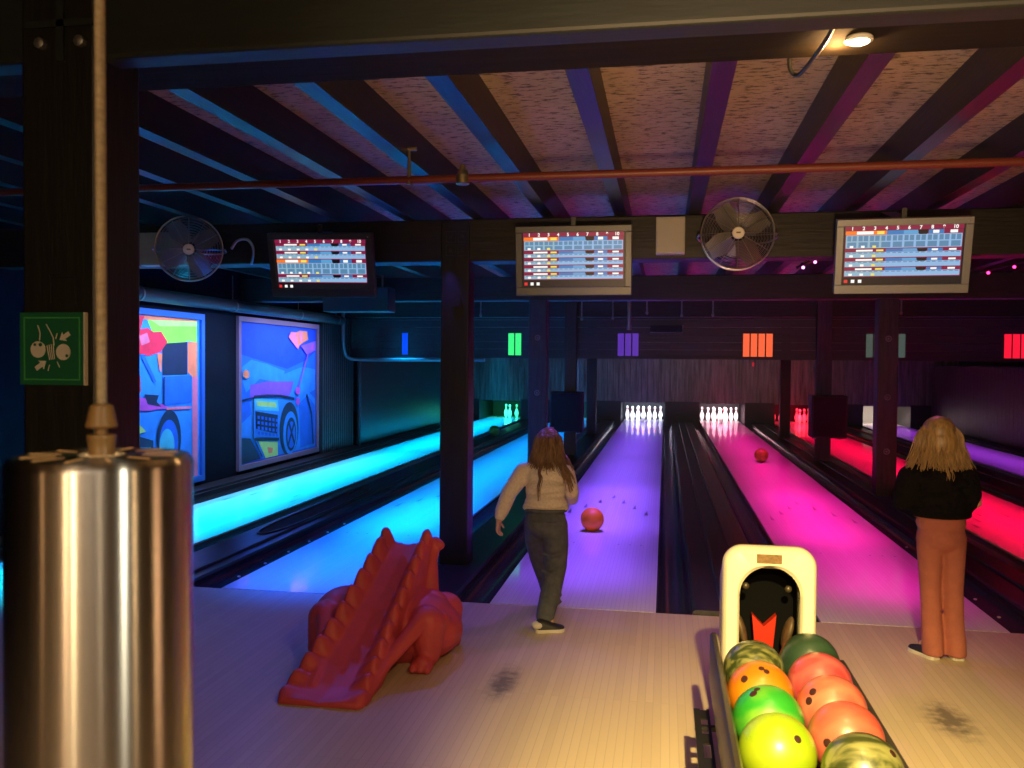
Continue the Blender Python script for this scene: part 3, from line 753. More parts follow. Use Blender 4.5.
# ------------------------------------------------------------------ green notice on the near post
sg = thing('safety_sign', 'green square notice of balls and fingers on the near black post', 'sign', (-1.512, 1.955, 1.574))
bm = new_bm(); box(bm, -0.091, 0.091, -0.004, 0.008, -0.091, 0.091); obj('plate', bm, GREEN, sg, bevel=0.001)
bm = new_bm(); h = 0.079; t_ = 0.0035
for a in ((-h, h, h-t_, h), (-h, h, -h, -h+t_), (-h, -h+t_, -h+t_, h-t_), (h-t_, h, -h+t_, h-t_)): box(bm, a[0], a[1], -0.0052, -0.0038, a[2], a[3])
obj('border', bm, GREENLINE, sg)
bm = new_bm(); box(bm, 0.0885, 0.0918, -0.0052, 0.008, -0.091, 0.091); obj('edge_strip', bm, SIGNWHITE, sg)
def sxy(px, py): return ((px-313)/560*0.182, -(py-378)/600*0.182)      # notice drawing, in plate units
def sdisc(px, py, r):
    cx, cz = sxy(px, py); rr = r/580*0.182; bm = new_bm()
    loft(bm, [[(cx+rr*math.cos(2*PI*k/24), yy, cz+rr*math.sin(2*PI*k/24)) for k in range(24)] for yy in (-0.0055, -0.0038)]); return bm
obj('ball_symbol', sdisc(195, 385, 66), SIGNWHITE, sg); obj('ball_symbol', sdisc(412, 405, 64), SIGNWHITE, sg)
for q in ((170, 345, 12), (218, 345, 15), (445, 435, 12)):
    o = obj('ball_dot', sdisc(*q), mat('sign_dark', (0.02, 0.10, 0.06), 0.5), sg); o.location = (0, -0.0012, 0)
def sline(pts, wpx, name='finger_line'):
    bm = new_bm(); tube(bm, [(sxy(*p)[0], -0.0046, sxy(*p)[1]) for p in pts], wpx/580*0.182/2, 5); return obj(name, bm, SIGNWHITE, sg)
sline([(192, 185), (205, 220), (213, 255), (208, 310)], 9); sline([(265, 175), (300, 235), (325, 285), (333, 350)], 9)
for k in range(4): sline([(272+18*k, 350-4*k), (282+16*k, 410), (295+14*k, 470-2*k)], 8)
sline([(360, 252), (347, 298)], 7, 'motion_mark'); sline([(358, 485), (380, 532)], 7, 'motion_mark'); sline([(293, 512), (280, 560)], 7, 'motion_mark')
def sarrow(x0, y0, x1, y1):
    a = Vector(sxy(x0, y0)); b = Vector(sxy(x1, y1)); d = (b-a).normalized(); n = Vector((-d.y, d.x)); L = (b-a).length
    pts = [a+n*0.0055, a+d*L*0.55+n*0.0055, a+d*L*0.5+n*0.013, b, a+d*L*0.5-n*0.013, a+d*L*0.55-n*0.0055, a-n*0.0055]
    bm = new_bm(); loft(bm, [[(p.x, yy, p.y) for p in pts] for yy in (-0.0055, -0.0038)]); obj('arrow', bm, SIGNWHITE, sg)
sarrow(465, 250, 382, 305); sarrow(175, 545, 265, 480)

# ------------------------------------------------------------------ pendant lamp, close on the left
PX, PY, PZ = -0.4645, 0.659, 1.4675
pd = thing('pendant_lamp', 'brushed steel cylinder pendant lamp hanging close on the left', 'pendant lamp', (PX, PY, PZ))
PRAD = 0.0725
bm = new_bm()
lathe(bm, [(PRAD-0.004, -0.46), (PRAD, -0.46), (PRAD, -0.007), (PRAD-0.0012, -0.003), (PRAD-0.004, 0.0), (PRAD-0.012, 0.0005), (0.02, 0.001), (0.02, -0.004), (PRAD-0.005, -0.006), (PRAD-0.004, -0.46)], 96, caps=False)
obj('shade', bm, BRUSHED, pd, 35)
SLOT = mat('vent_slot_glow', (0.3, 0.17, 0.06), 0.5, emit=(1.0, 0.45, 0.12), estr=0.30)
for k in range(12):
    a = 2*PI*(k+0.35)/12
    bm = new_bm(); c, s = math.cos(a), math.sin(a); wv = 0.0011
    A = [(0.034*c+s*wv, 0.034*s-c*wv), (0.060*c+s*wv, 0.060*s-c*wv), (0.060*c-s*wv, 0.060*s+c*wv), (0.034*c-s*wv, 0.034*s+c*wv)]
    loft(bm, [[(x, y, z) for x, y in A] for z in (0.0002, 0.0011)]); obj('vent_slot', bm, SLOT, pd)
bm = new_bm(); lathe(bm, [(0.0105, 0.0005), (0.0105, 0.003), (0.0100, 0.004), (0.0112, 0.014), (0.0116, 0.016), (0.0110, 0.0175), (0.0048, 0.018)], 20); obj('cord_grip', bm, TAN, pd, 35)
bm = new_bm(); lathe(bm, [(0.0048, 0.018), (0.0048, 0.0235), (0.0115, 0.0235), (0.0125, 0.025), (0.0117, 0.028), (0.0088, 0.042), (0.0052, 0.0435)], 20); obj('cord_grip', bm, TAN, pd, 35)
bm = new_bm(); tube(bm, smooth_path([(0, 0, 0.02), (0.0, 0, 0.25), (-0.001, 0, 0.6), (0.0, 0, 1.0), (0.0, 0, 1.325)], 4), 0.0041, 10); obj('cord', bm, CORD, pd, 60)
bm = new_bm(); lathe(bm, [(0.03, -0.30), (0.03, -0.18), (0.015, -0.12), (0.015, -0.007)], 16); obj('bulb', bm, emis('bulb_warm', (1.0, 0.6, 0.25), 2.0), pd, 40)

# ------------------------------------------------------------------ little lamp on the near beam
lm = thing('beam_lamp', 'small lit warm lamp under the nearest beam at upper right', 'lamp', (0.462, 2.29, 2.36))
bm = new_bm(); lathe(bm, [(0.03, 0.0), (0.034, -0.004), (0.034, -0.010), (0.028, -0.012)], 20); obj('housing', bm, WHITEBOX, lm, 35)
bm = new_bm(); lathe(bm, [(0.027, -0.010), (0.025, -0.014), (0.016, -0.018), (0.004, -0.020)], 20); obj('bulb', bm, emis('lamp_glow', (1.0, 0.78, 0.45), 14.0), lm, 40)
bm = new_bm(); tube(bm, smooth_path([(0.385, 2.09, 2.352), (0.38, 2.25, 2.345), (0.355, 2.42, 2.33), (0.34, 2.47, 2.330), (0.325, 2.48, 2.350), (0.322, 2.48, 2.39)], 6), 0.006, 8)
tag(obj('cable', bm, BLACK, smooth=60), 'short black cable curling off the nearest beam beside the lamp', 'cable')

# ------------------------------------------------------------------ sprinkler pipe
sp = thing('sprinkler_pipe', 'long red brown sprinkler pipe under the ceiling joists', 'pipe', (0, 4.42, 2.50))
bm = new_bm(); tube(bm, [(XL+0.05, 0.02, 0.0), (XR-0.05, -0.02, 0.0)], 0.021, 12); obj('pipe', bm, REDPIPE, sp, 60)
bm = new_bm(); tube(bm, [(-1.33, 0, -0.026), (-1.33, 0, 0.10), (-1.33, 0, 0.16)], [0.013, 0.008, 0.008], 8); tube(bm, [(-1.36, 0, 0.16), (-1.29, 0, 0.16)], 0.012, 8); tube(bm, [(-1.375, 0, 0.15), (-1.375, 0, 0.23)], 0.008, 8)
obj('hanger', bm, BRASS, sp, 60)
bm = new_bm(); lathe(bm, [(0.012, 0.07), (0.014, 0.045), (0.026, 0.04), (0.03, 0.02), (0.036, 0.015), (0.036, -0.03), (0.028, -0.034)], 14, center=(-1.043, 0, 0)); obj('sprinkler_head', bm, BRASS, sp, 40)

# ------------------------------------------------------------------ scoreboards
def text_mesh(txt, size, name):
    cu = bpy.data.curves.new(name, 'FONT'); cu.body = txt; cu.size = size; cu.align_x = 'CENTER'; cu.align_y = 'CENTER'; cu.extrude = 0.0005; cu.offset = 0.0008
    o = bpy.data.objects.new(name, cu); COL.objects.link(o)
    bpy.context.view_layer.update()
    dg = bpy.context.evaluated_depsgraph_get()
    me = bpy.data.meshes.new_from_object(o.evaluated_get(dg)); COL.objects.unlink(o); bpy.data.objects.remove(o); return me
E_MAROON = emis('screen_maroon', (0.24, 0.008, 0.05)); E_BLUE = emis('screen_blue', (0.035, 0.20, 0.50)); E_BLUE2 = emis('screen_sky', (0.10, 0.36, 0.66))
E_CELL = emis('screen_cell', (0.27, 0.47, 0.74)); E_WHITE = emis('screen_white', (1.0, 1.0, 0.95)); E_ORANGE = emis('screen_orange', (1.0, 0.19, 0.02)); E_BLACK = emis('screen_black', (0.004, 0.004, 0.008))
E_YEL = emis('screen_yellow', (0.9, 0.75, 0.12)); E_GRID = emis('screen_grid', (0.10, 0.24, 0.40)); E_RED = emis('screen_red', (0.75, 0.03, 0.03)); E_TEAL = emis('screen_teal', (0.28, 0.46, 0.58))
SCR = [E_MAROON, E_BLUE, E_BLUE2, E_CELL, E_WHITE, E_ORANGE, E_BLACK, E_YEL, E_GRID, E_RED, E_TEAL]
def scoreboard(loc, rot, frame, rows, active, label, cell=3):
    """rows: number of players, active: index of the orange row"""
    t = thing('scoreboard', label, 'scoreboard', loc, rot, 'scoreboard monitors on the beam')
    W, H, D = 0.80, 0.475, 0.07
    bm = new_bm(); bz = 0.045
    box(bm, -W/2, W/2, -D/2, D/2, -H/2, -H/2+bz+0.012); box(bm, -W/2, W/2, -D/2, D/2, H/2-bz, H/2)
    box(bm, -W/2, -W/2+bz, -D/2, D/2, -H/2+bz+0.012, H/2-bz); box(bm, W/2-bz, W/2, -D/2, D/2, -H/2+bz+0.012, H/2-bz)
    box(bm, -W/2+0.01, W/2-0.01, 0.0, D/2, -H/2+0.02, H/2-0.02)
    obj('frame', bm, frame, t, bevel=0.004)
    bm = new_bm(); box(bm, -0.05, 0.05, D/2, D/2+6.36-(0.05 if loc[1] > 6 else -0.03)-loc[1], 0.06, 0.232); obj('wall_mount', bm, BLACK, t)
    bm = new_bm(); box(bm, -0.015, 0.015, -0.005, 0.03, H/2-0.002, H/2+0.06); obj('hanger', bm, BLACK, t)
    bm = new_bm(); ellipsoid(bm, (W/2-0.03, -D/2-0.001, H/2-0.025), (0.006, 0.003, 0.006), seg=8, ring=6); obj('indicator_light', bm, FRAMESILVER, t)
    # screen, drawn as coloured cells
    sw, sh = W-2*bz, H-2*bz-0.012; sx0, sz1 = -W/2+bz, H/2-bz; ys = -D/2+0.012
    bm = new_bm(); lay = [0]
    def rect(u0, u1, v0, v1, mi, d=0):
        y = ys-0.0006*d
        disc_poly(bm, [(sx0+u0*sw, y, sz1-v1*sh), (sx0+u1*sw, y, sz1-v1*sh), (sx0+u1*sw, y, sz1-v0*sh), (sx0+u0*sw, y, sz1-v0*sh)], mi)
    rect(0, 1, 0, 1, 6)
    rect(0.01, 0.99, 0, 0.075, 0, 1)
    hs = [1.0]*rows; hs[active] = 1.95
    tot = 0.86-0.075; v = 0.08
    for i in range(rows):
        hh = tot*hs[i]/sum(hs); nb = 0.034+0.02*(i == active)
        rect(0.015, 0.985, v, v+hh, 0, 1)
        rect(0.015, 0.36, v, v+nb+0.012, 5 if i == active else 0, 2)
        rect(0.36, 0.62, v, v+nb+0.012, 1, 2); rect(0.50, 0.68, v, v+nb+0.012, 2, 3); rect(0.62, 0.70, v, v+nb+0.006, 6, 4)
        disc_poly(bm, [(sx0+q[0]*sw, ys-0.003, sz1-q[1]*sh) for q in ((0.63, v+nb+0.02), (0.69, v+nb+0.02), (0.705, v), (0.615, v))], 6)
        rect(0.705, 0.83, v, v+nb+0.012, 1, 2); rect(0.11, 0.25, v+0.008, v+nb+0.004, 4, 4); rect(0.28, 0.34, v+0.008, v+nb+0.004, 7, 4)
        rect(0.74, 0.79, v+0.008, v+nb+0.004, 4, 4); rect(0.88, 0.94, v+0.008, v+nb+0.004, 4, 4)
        c0, c1 = v+nb+0.016, v+hh-0.016
        rect(0.02, 0.98, c0, c1, 3, 2); rect(0.02, 0.34, c0, c1, 10, 3)
        for q in range(10):
            a = 0.025+q*0.0955
            if i == active:
                m_ = (c0+c1)/2
                rect(a+0.006, a+0.040, c0+0.012, m_-0.010, 8, 4); rect(a+0.050, a+0.086, c0+0.012, m_-0.010, 8, 4); rect(a+0.008, a+0.084, m_+0.008, c1-0.012, 8, 4)
            else:
                rect(a+0.010, a+0.040, c0+0.008, c0+0.022, 8, 4); rect(a+0.055, a+0.085, c0+0.008, c0+0.022, 8, 4)
            if q < cell: rect(a+0.030, a+0.060, c1-0.045, c1-0.008, 4 if q < cell-1 else 7, 5)
        v += hh
    for q, mi in enumerate((9, 4, 4)): rect(0.02+q*0.06, 0.05+q*0.06, 0.91, 0.965, mi, 2)
    scr = obj('screen', bm, SCR, t)
    for q in range(10):
        me = text_mesh(str(q+1), 0.031, 'frame_number'); me.materials.append(E_WHITE)
        o = bpy.data.objects.new('frame_number', me); COL.objects.link(o); o.parent = t
        o.rotation_euler = (PI/2, 0, 0); o.location = (sx0+(0.072+0.0945*q)*sw, ys-0.002, sz1-0.040*sh)
    return t
scoreboard((-2.535, 6.20, 2.268), (math.radians(15), math.radians(0.5), math.radians(3)), FRAMEDARK, 4, 2, 'dark framed scoreboard at the left, beside the steel fan over the blue lane', 5)
scoreboard((-0.633, 6.03, 2.257), (math.radians(7), 0, 0), FRAMEGREY, 5, 0, 'grey framed scoreboard in the middle, five player rows, over the violet lane')
scoreboard((1.470, 5.90, 2.248), (math.radians(14), 0, math.radians(-3)), FRAMESILVER, 4, 0, 'silver framed scoreboard at the right, above the grey post')

# ------------------------------------------------------------------ fans
def make_fan(loc, rot, label):
    t = thing('wall_fan', label, 'fan', loc, rot, 'cage fans on the scoreboard beam')
    R_ = 0.243
    bm = new_bm()
    for k in range(1, 21):
        r = 0.05+(R_-0.05)*k/20; yb = -0.075+0.05*(r/R_)**2.5
        tube(bm, [(r*math.cos(2*PI*q/40), yb, r*math.sin(2*PI*q/40)) for q in range(41)], 0.0016, 4, caps=False)
    for k in range(12):
        a = 2*PI*k/12
        tube(bm, [(0.04*math.cos(a), -0.078, 0.04*math.sin(a)), (0.15*math.cos(a), -0.064, 0.15*math.sin(a)), (R_*math.cos(a), -0.026, R_*math.sin(a))], 0.0026, 5)
    obj('front_grille', bm, STEEL, t, 60)
    bm = new_bm()
    for k in range(1, 11):
        r = 0.05+(R_-0.05)*k/10; yb = 0.075-0.05*(r/R_)**2.5
        tube(bm, [(r*math.cos(2*PI*q/36), yb, r*math.sin(2*PI*q/36)) for q in range(37)], 0.002, 4, caps=False)
    for k in range(8):
        a = 2*PI*k/8; tube(bm, [(0.04*math.cos(a), 0.076, 0.04*math.sin(a)), (R_*math.cos(a), 0.026, R_*math.sin(a))], 0.0025, 4)
    obj('rear_grille', bm, STEEL, t, 60)
    bm = new_bm()
    for yb in (-0.026, 0.026): tube(bm, [(R_*math.cos(2*PI*q/48), yb, R_*math.sin(2*PI*q/48)) for q in range(49)], 0.005, 8, caps=False)
    obj('rim', bm, STEEL, t, 60)
    bm = new_bm(); tube(bm, [(0, -0.086, 0), (0, -0.078, 0), (0, -0.070, 0)], [0.034, 0.041, 0.041], 24); obj('hub_cap', bm, mat('hub_cream', (0.92, 0.88, 0.78), 0.4), t, 40)
    bm = new_bm(); box(bm, -0.014, 0.014, -0.0875, -0.0855, -0.005, 0.005); obj('hub_mark', bm, mat('hub_mark', (0.25, 0.18, 0.1), 0.5), t)
    bm = new_bm()
    for k in range(4):
        a = 2*PI*k/4+0.55; rings = []
        for j in range(7):
            r = 0.035+0.185*j/6; wd = 0.035+0.045*math.sin(PI*min(1, j/6+0.15)*0.8); tw = 0.6-0.3*j/6
            row = []
            for sgn, th in ((-1, -0.001), (1, -0.001), (1, 0.001), (-1, 0.001)):
                u = sgn*wd; row.append((r*math.cos(a)-u*math.cos(tw)*math.sin(a), u*math.sin(tw)*0.8+th, r*math.sin(a)+u*math.cos(tw)*math.cos(a)))
            rings.append(row)
        loft(bm, rings)
    obj('blade_set', bm, mat('fan_blade', (0.26, 0.25, 0.24), 0.4, 0.6), t, 60)
    bm = new_bm(); tube(bm, [(0, -0.03, 0), (0, 0.0, 0), (0, 0.08, 0), (0, 0.13, 0)], [0.03, 0.05, 0.055, 0.04], 20); obj('motor', bm, BLACK, t, 40)
    bm = new_bm()
    for s in (-1, 1):
        tube(bm, smooth_path([(s*0.252, 0, 0.0), (s*0.262, 0.05, -0.02), (s*0.20, 0.14, -0.04), (0.0, 0.20, -0.05)], 5), 0.007, 8)
        ellipsoid(bm, (s*0.256, -0.005, 0.0), (0.010, 0.010, 0.010), seg=8, ring=6)
    box(bm, -0.05, 0.05, 0.19, 0.215, -0.12, 0.06)
    obj('bracket', bm, STEEL, t, 60)
    return t
make_fan((0.475, 6.14, 2.435), (0, 0, 0), 'steel cage fan facing forward between the middle and right scoreboards')
f2 = make_fan((-3.56, 6.10, 2.392), (math.radians(10), 0, math.radians(27)), 'steel cage fan turned aside, left of the leftmost scoreboard')
bm = new_bm(); tube(bm, smooth_path([(-3.27, 6.20, 2.40), (-3.22, 6.20, 2.46), (-3.15, 6.22, 2.47), (-3.12, 6.25, 2.42), (-3.13, 6.28, 2.36), (-3.17, 6.33, 2.30)], 6), 0.011, 8)
tag(obj('cable', bm, mat('cable_silver', (0.35, 0.35, 0.36), 0.35, 0.7), smooth=60), 'curled grey cable hanging right of the left fan', 'cable')
def wbox(x0, x1, z0, z1, label):
    t = thing('wall_box', label, 'box', ((x0+x1)/2, 6.36, (z0+z1)/2))
    a = (x1-x0)/2; c = (z1-z0)/2
    bm = new_bm(); box(bm, -a, a, -0.10, 0, -c, c); obj('housing', bm, WHITEBOX, t, bevel=0.006)
    bm = new_bm(); box(bm, -a+0.012, a-0.012, -0.104, -0.098, -c+0.012, c-0.012); obj('cover', bm, WHITEBOX, t, bevel=0.002)
wbox(-0.075, 0.127, 2.325, 2.585, 'upright white box on the beam between middle scoreboard and fan')
wbox(-4.08, -3.70, 2.29, 2.545, 'white box on the beam behind the left fan')

# ------------------------------------------------------------------ lane number lights on the hanging fascia
bm = new_bm()
for k in range(5): box(bm, XL+0.1, XR-0.05, 14.50-0.004*(k % 2), 14.53, 1.66+0.122*k, 1.66+0.122*k+0.116)
box(bm, XL+0.1, XR-0.05, 14.47, 14.55, 1.625, 1.66); box(bm, XL+0.1, XR-0.05, 14.47, 14.55, 2.27, 2.30)
struct('trim_4', bm, FASCIA, 'dark boarded fascia hanging under the fourth beam')
NUM = [(-4.42, 1, (0.0, 0.06, 0.95), 'single blue bar'), (-2.50, 2, (0.05, 0.95, 0.22), 'two green bars'), (-0.605, 3, (0.085, 0.022, 0.36), 'three violet bars'),
       (1.462, 4, (1.0, 0.13, 0.04), 'four orange bars'), (3.40, 5, (0.055, 0.085, 0.07), 'five dim grey bars behind the grey post'), (5.47, 6, (1.0, 0.01, 0.04), 'six red bars at the right edge')]
for x, n, c, lab in NUM:
    t = thing('lane_number_light', 'lane light of '+lab+' on the dark fascia', 'lane light', (x, 14.488, 1.86), group='lane number lights on the fascia')
    bw = 0.098; gap = 0.022; tw = n*bw+(n-1)*gap
    for k in range(n):
        a = -tw/2+k*(bw+gap); bm = new_bm(); box(bm, a, a+bw, -0.012, 0.0, -0.185, 0.185)
        obj('light_bar', bm, emis('bar_%d' % n, c, 1.0), t)

# hanging speaker boxes on the far posts
for x, lab in ((-1.58, 'black box hung on the far post behind the girl in the cream sweater'), (2.512, 'black box hung on the far post between the pink and red lanes')):
    t = thing('speaker_box', lab, 'speaker', (x, 14.40, 0.75), group='black boxes on the far posts')
    bm = new_bm(); box(bm, -0.265, 0.265, -0.30, 0.05, -0.33, 0.33); obj('cabinet', bm, mat('box_black', (0.020, 0.015, 0.018), 0.7), t, bevel=0.02)
    bm = new_bm(); box(bm, -0.235, 0.235, -0.308, -0.298, -0.30, 0.30); obj('front_cloth', bm, mat('cloth_black', (0.014, 0.010, 0.013), 0.95), t)
    for s in (-1, 1):
        bm = new_bm(); tube(bm, [(s*0.19, -0.1, -0.36), (s*0.19, -0.1, -0.33)], 0.03, 10); obj('foot', bm, GREYMETAL, t, 40)

# rods hanging from the far beams, vent on the fascia, small red lamp
for x, z0 in ((-1.29, 2.24), (-0.807, 2.25), (-0.286, 2.33), (0.24, 2.29), (0.706, 2.30), (-2.9, 2.30), (3.4, 2.32)):
    bm = new_bm(); tube(bm, [(x, 13.6, 2.615 if abs((x+0.33+0.2625) % 0.525 - 0.2625) < 0.056 else 2.80), (x, 13.6, z0)], 0.012, 8); ellipsoid(bm, (x, 13.6, z0), (0.022, 0.022, 0.03), seg=8, ring=6)
    tag(obj('hanging_rod', bm, GREYMETAL, smooth=60), 'short grey rod hanging below the joists beyond the scoreboards', 'rod', 'rods hanging in front of the fascia')
bm = new_bm(); tube(bm, [(-0.556, 13.6, 2.80), (-0.556, 13.6, 2.10)], 0.03, 10); tube(bm, [(-0.556, 13.6, 2.14), (-0.556, 13.6, 2.07)], 0.036, 10)
tag(obj('drain_pipe', bm, GREYMETAL, smooth=60), 'thick grey pipe hanging above the three violet bars', 'pipe')
t = thing('air_vent', 'dark flat vent on the fascia right of the violet bars', 'vent', (0.015, 14.45, 2.115))
bm = new_bm(); box(bm, -0.26, 0.26, -0.05, 0.04, -0.05, 0.06); obj('duct', bm, MATTE, t)
bm = new_bm(); tube(bm, [(-0.26, -0.055, -0.055), (0.26, -0.055, -0.055), (0.26, -0.055, 0.06)], 0.008, 6); obj('edge_strip', bm, GREYMETAL, t)
bm = new_bm(); box(bm, 2.215, 2.255, 23.2, 23.262, 1.50, 1.60)
tag(obj('marker_light', bm, emis('marker_red', (0.7, 0.0, 0.02), 0.8)), 'small red light on the plank wall left of the far right post', 'light')
# small coloured spotlights on rails under the ceiling of the second bay
def led(loc, c, lab, s=6.0):
    t = thing('spotlight', lab, 'spotlight', loc)
    bm = new_bm(); tube(bm, [(0, 0.05, 0.03), (0, 0.0, 0.0)], 0.02, 10); obj('housing', bm, BLACK, t, 40)
    bm = new_bm(); ellipsoid(bm, (0, -0.008, -0.004), (0.014, 0.010, 0.014), seg=10, ring=8); obj('lens', bm, emis('led_%.2f_%.2f' % (c[0], c[2]), c, s), t)
led((1.256, 8.5, 2.46), (1, 0.25, 0.8), 'lowest of three pink spotlights left of the right scoreboard')
led((1.362, 8.5, 2.51), (1, 0.25, 0.8), 'middle of three pink spotlights left of the right scoreboard')
led((1.494, 8.5, 2.565), (1, 0.25, 0.8), 'highest of three pink spotlights left of the right scoreboard')
led((2.856, 8.5, 2.395), (1, 0.03, 0.2), 'red spotlight right of the right scoreboard, nearer to it')
led((3.071, 8.5, 2.445), (1, 0.03, 0.2), 'red spotlight at the right edge of the view')
led((-2.44, 8.5, 2.545), (0.25, 0.5, 1), 'blue spotlight between left scoreboard and black post')
for x0, z0, x1, z1, lab in ((1.20, 2.42, 1.735, 2.68, 'slanted black lamp rail left of the right scoreboard'), (2.80, 2.37, 3.84, 2.63, 'slanted black lamp rail right of the right scoreboard'), (-2.50, 2.53, -2.25, 2.615, 'short slanted lamp rail right of the left scoreboard')):
    bm = new_bm(); tube(bm, [(x0, 8.53, z0+0.035), (x1, 8.53, z1+0.035)], 0.014, 8)
    tag(obj('lamp_rail', bm, BLACK, smooth=60), lab, 'rail')

# ------------------------------------------------------------------ pipes and duct on the left wall
t = thing('air_duct', 'round dark duct along the top of the left wall', 'duct', (0, 0, 0))
bm = new_bm(); tube(bm, [(-5.37, 6.9, 2.235), (-5.37, 13.95, 2.235)], 0.075, 16); obj('duct', bm, mat('duct_dark', (0.03, 0.03, 0.04), 0.35, 0.3), t, 60)
for y in (8.2, 10.2, 12.2, 13.7):
    bm = new_bm(); tube(bm, [(-5.37, y, 2.235), (-5.37, y+0.03, 2.235)], 0.082, 16); tube(bm, [(-5.37, y+0.015, 2.31), (-5.37, y+0.015, 2.615)], 0.008, 6); obj('duct_clamp', bm, GREYMETAL, t, 40)
bm = new_bm(); tube(bm, smooth_path([(-5.40, 14.10, 2.58), (-5.40, 14.12, 2.30), (-5.40, 14.15, 1.80), (-5.36, 14.24, 1.62), (-5.15, 14.38, 1.585), (-4.2, 14.42, 1.585), (-3.4, 14.42, 1.59), (-3.0, 14.42, 1.59)], 8), 0.032, 12)
tag(obj('conduit_pipe', bm, mat('pipe_bluegrey', (0.20, 0.21, 0.24), 0.35, 0.4), smooth=60), 'grey pipe coming down by the car mural and running right below the fascia', 'pipe')
bm = new_bm(); tube(bm, [(-5.36, 14.80, 0.0), (-5.36, 14.80, 2.6)], 0.035, 12)
tag(obj('downpipe', bm, mat('pipe_dark', (0.045, 0.045, 0.055), 0.35, 0.3), smooth=60), 'dark upright pipe on the left wall beyond the car mural', 'pipe')
t = thing('projector_box', 'dark blocky unit hung under the third beam above the blue bar', 'box', (-3.75, 10.35, 2.30))
bm = new_bm(); box(bm, -0.42, 0.42, -0.15, 0.15, -0.14, 0.16); obj('housing', bm, mat('unit_dark', (0.03, 0.03, 0.035), 0.4), t, bevel=0.01)
bm = new_bm()
for sx in (-0.3, 0.3): tube(bm, [(sx, 0, 0.16), (sx, 0, 0.315)], 0.012, 8)
obj('hanger', bm, GREYMETAL, t)

# ------------------------------------------------------------------ murals on the left wall
XW = -5.5
def paint(n, c): return mat('paint_'+n, c, 0.6, var=0.22, scale=(5, 5, 5), detail=3)
PB = dict(blue=(0.01, 0.07, 0.75), sky=(0.03, 0.30, 0.95), mid=(0.015, 0.16, 0.85), purple=(0.30, 0.10, 0.75), red=(0.90, 0.015, 0.06), orange=(0.95, 0.22, 0.10), green=(0.30, 0.85, 0.06), dark=(0.008, 0.018, 0.06),
          pink=(0.85, 0.18, 0.30), yellow=(0.55, 0.75, 0.20), cyan=(0.08, 0.62, 0.85), magenta=(0.60, 0.08, 0.55))
PN = list(PB); PM = [paint(n, PB[n]) for n in PN]
def mural(name_label, y0, y1, z0, z1, frame_mat, shapes):
    t = thing('wall_mural', name_label, 'mural', (XW, (y0+y1)/2, 0))
    oy = (y0+y1)/2
    bm = new_bm(); fw = 0.07
    for a in ((y0, y1, z0, z0+fw), (y0, y1, z1-fw, z1), (y0, y0+fw, z0+fw, z1-fw), (y1-fw, y1, z0+fw, z1-fw)):
        box(bm, 0.0, 0.045, a[0]-oy, a[1]-oy, a[2], a[3])
    obj('frame', bm, frame_mat, t, bevel=0.004)
    bm = new_bm(); d = 0.012
    box(bm, 0.0, d, y0+fw-oy, y1-fw-oy, z0+fw, z1-fw, PN.index(shapes[0]))
    for k, (cn, pts) in enumerate(shapes[1:]):
        q3 = [Vector((d+0.0007*(k+1), p[0]-oy, p[1])) for p in pts]
        bv = [bm.verts.new(q) for q in q3]
        for tri in tessellate_polygon([q3]): bm.faces.new([bv[i] for i in tri]).material_index = PN.index(cn)
    obj('artwork', bm, PM, t)
def ell(c, a, b, n=28, a0=0, a1=2*PI): return [(c[0]+a*math.cos(a0+(a1-a0)*k/n), c[1]+b*math.sin(a0+(a1-a0)*k/n)) for k in range(n)]
def ribbon(pts, w_):
    up = []; dn_ = []
    for i, p in enumerate(pts):
        a = pts[max(i-1, 0)]; b = pts[min(i+1, len(pts)-1)]; dx, dy = b[0]-a[0], b[1]-a[1]; L = math.hypot(dx, dy) or 1
        up.append((p[0]-dy/L*w_, p[1]+dx/L*w_)); dn_.append((p[0]+dy/L*w_, p[1]-dx/L*w_))
    return up+dn_[::-1]
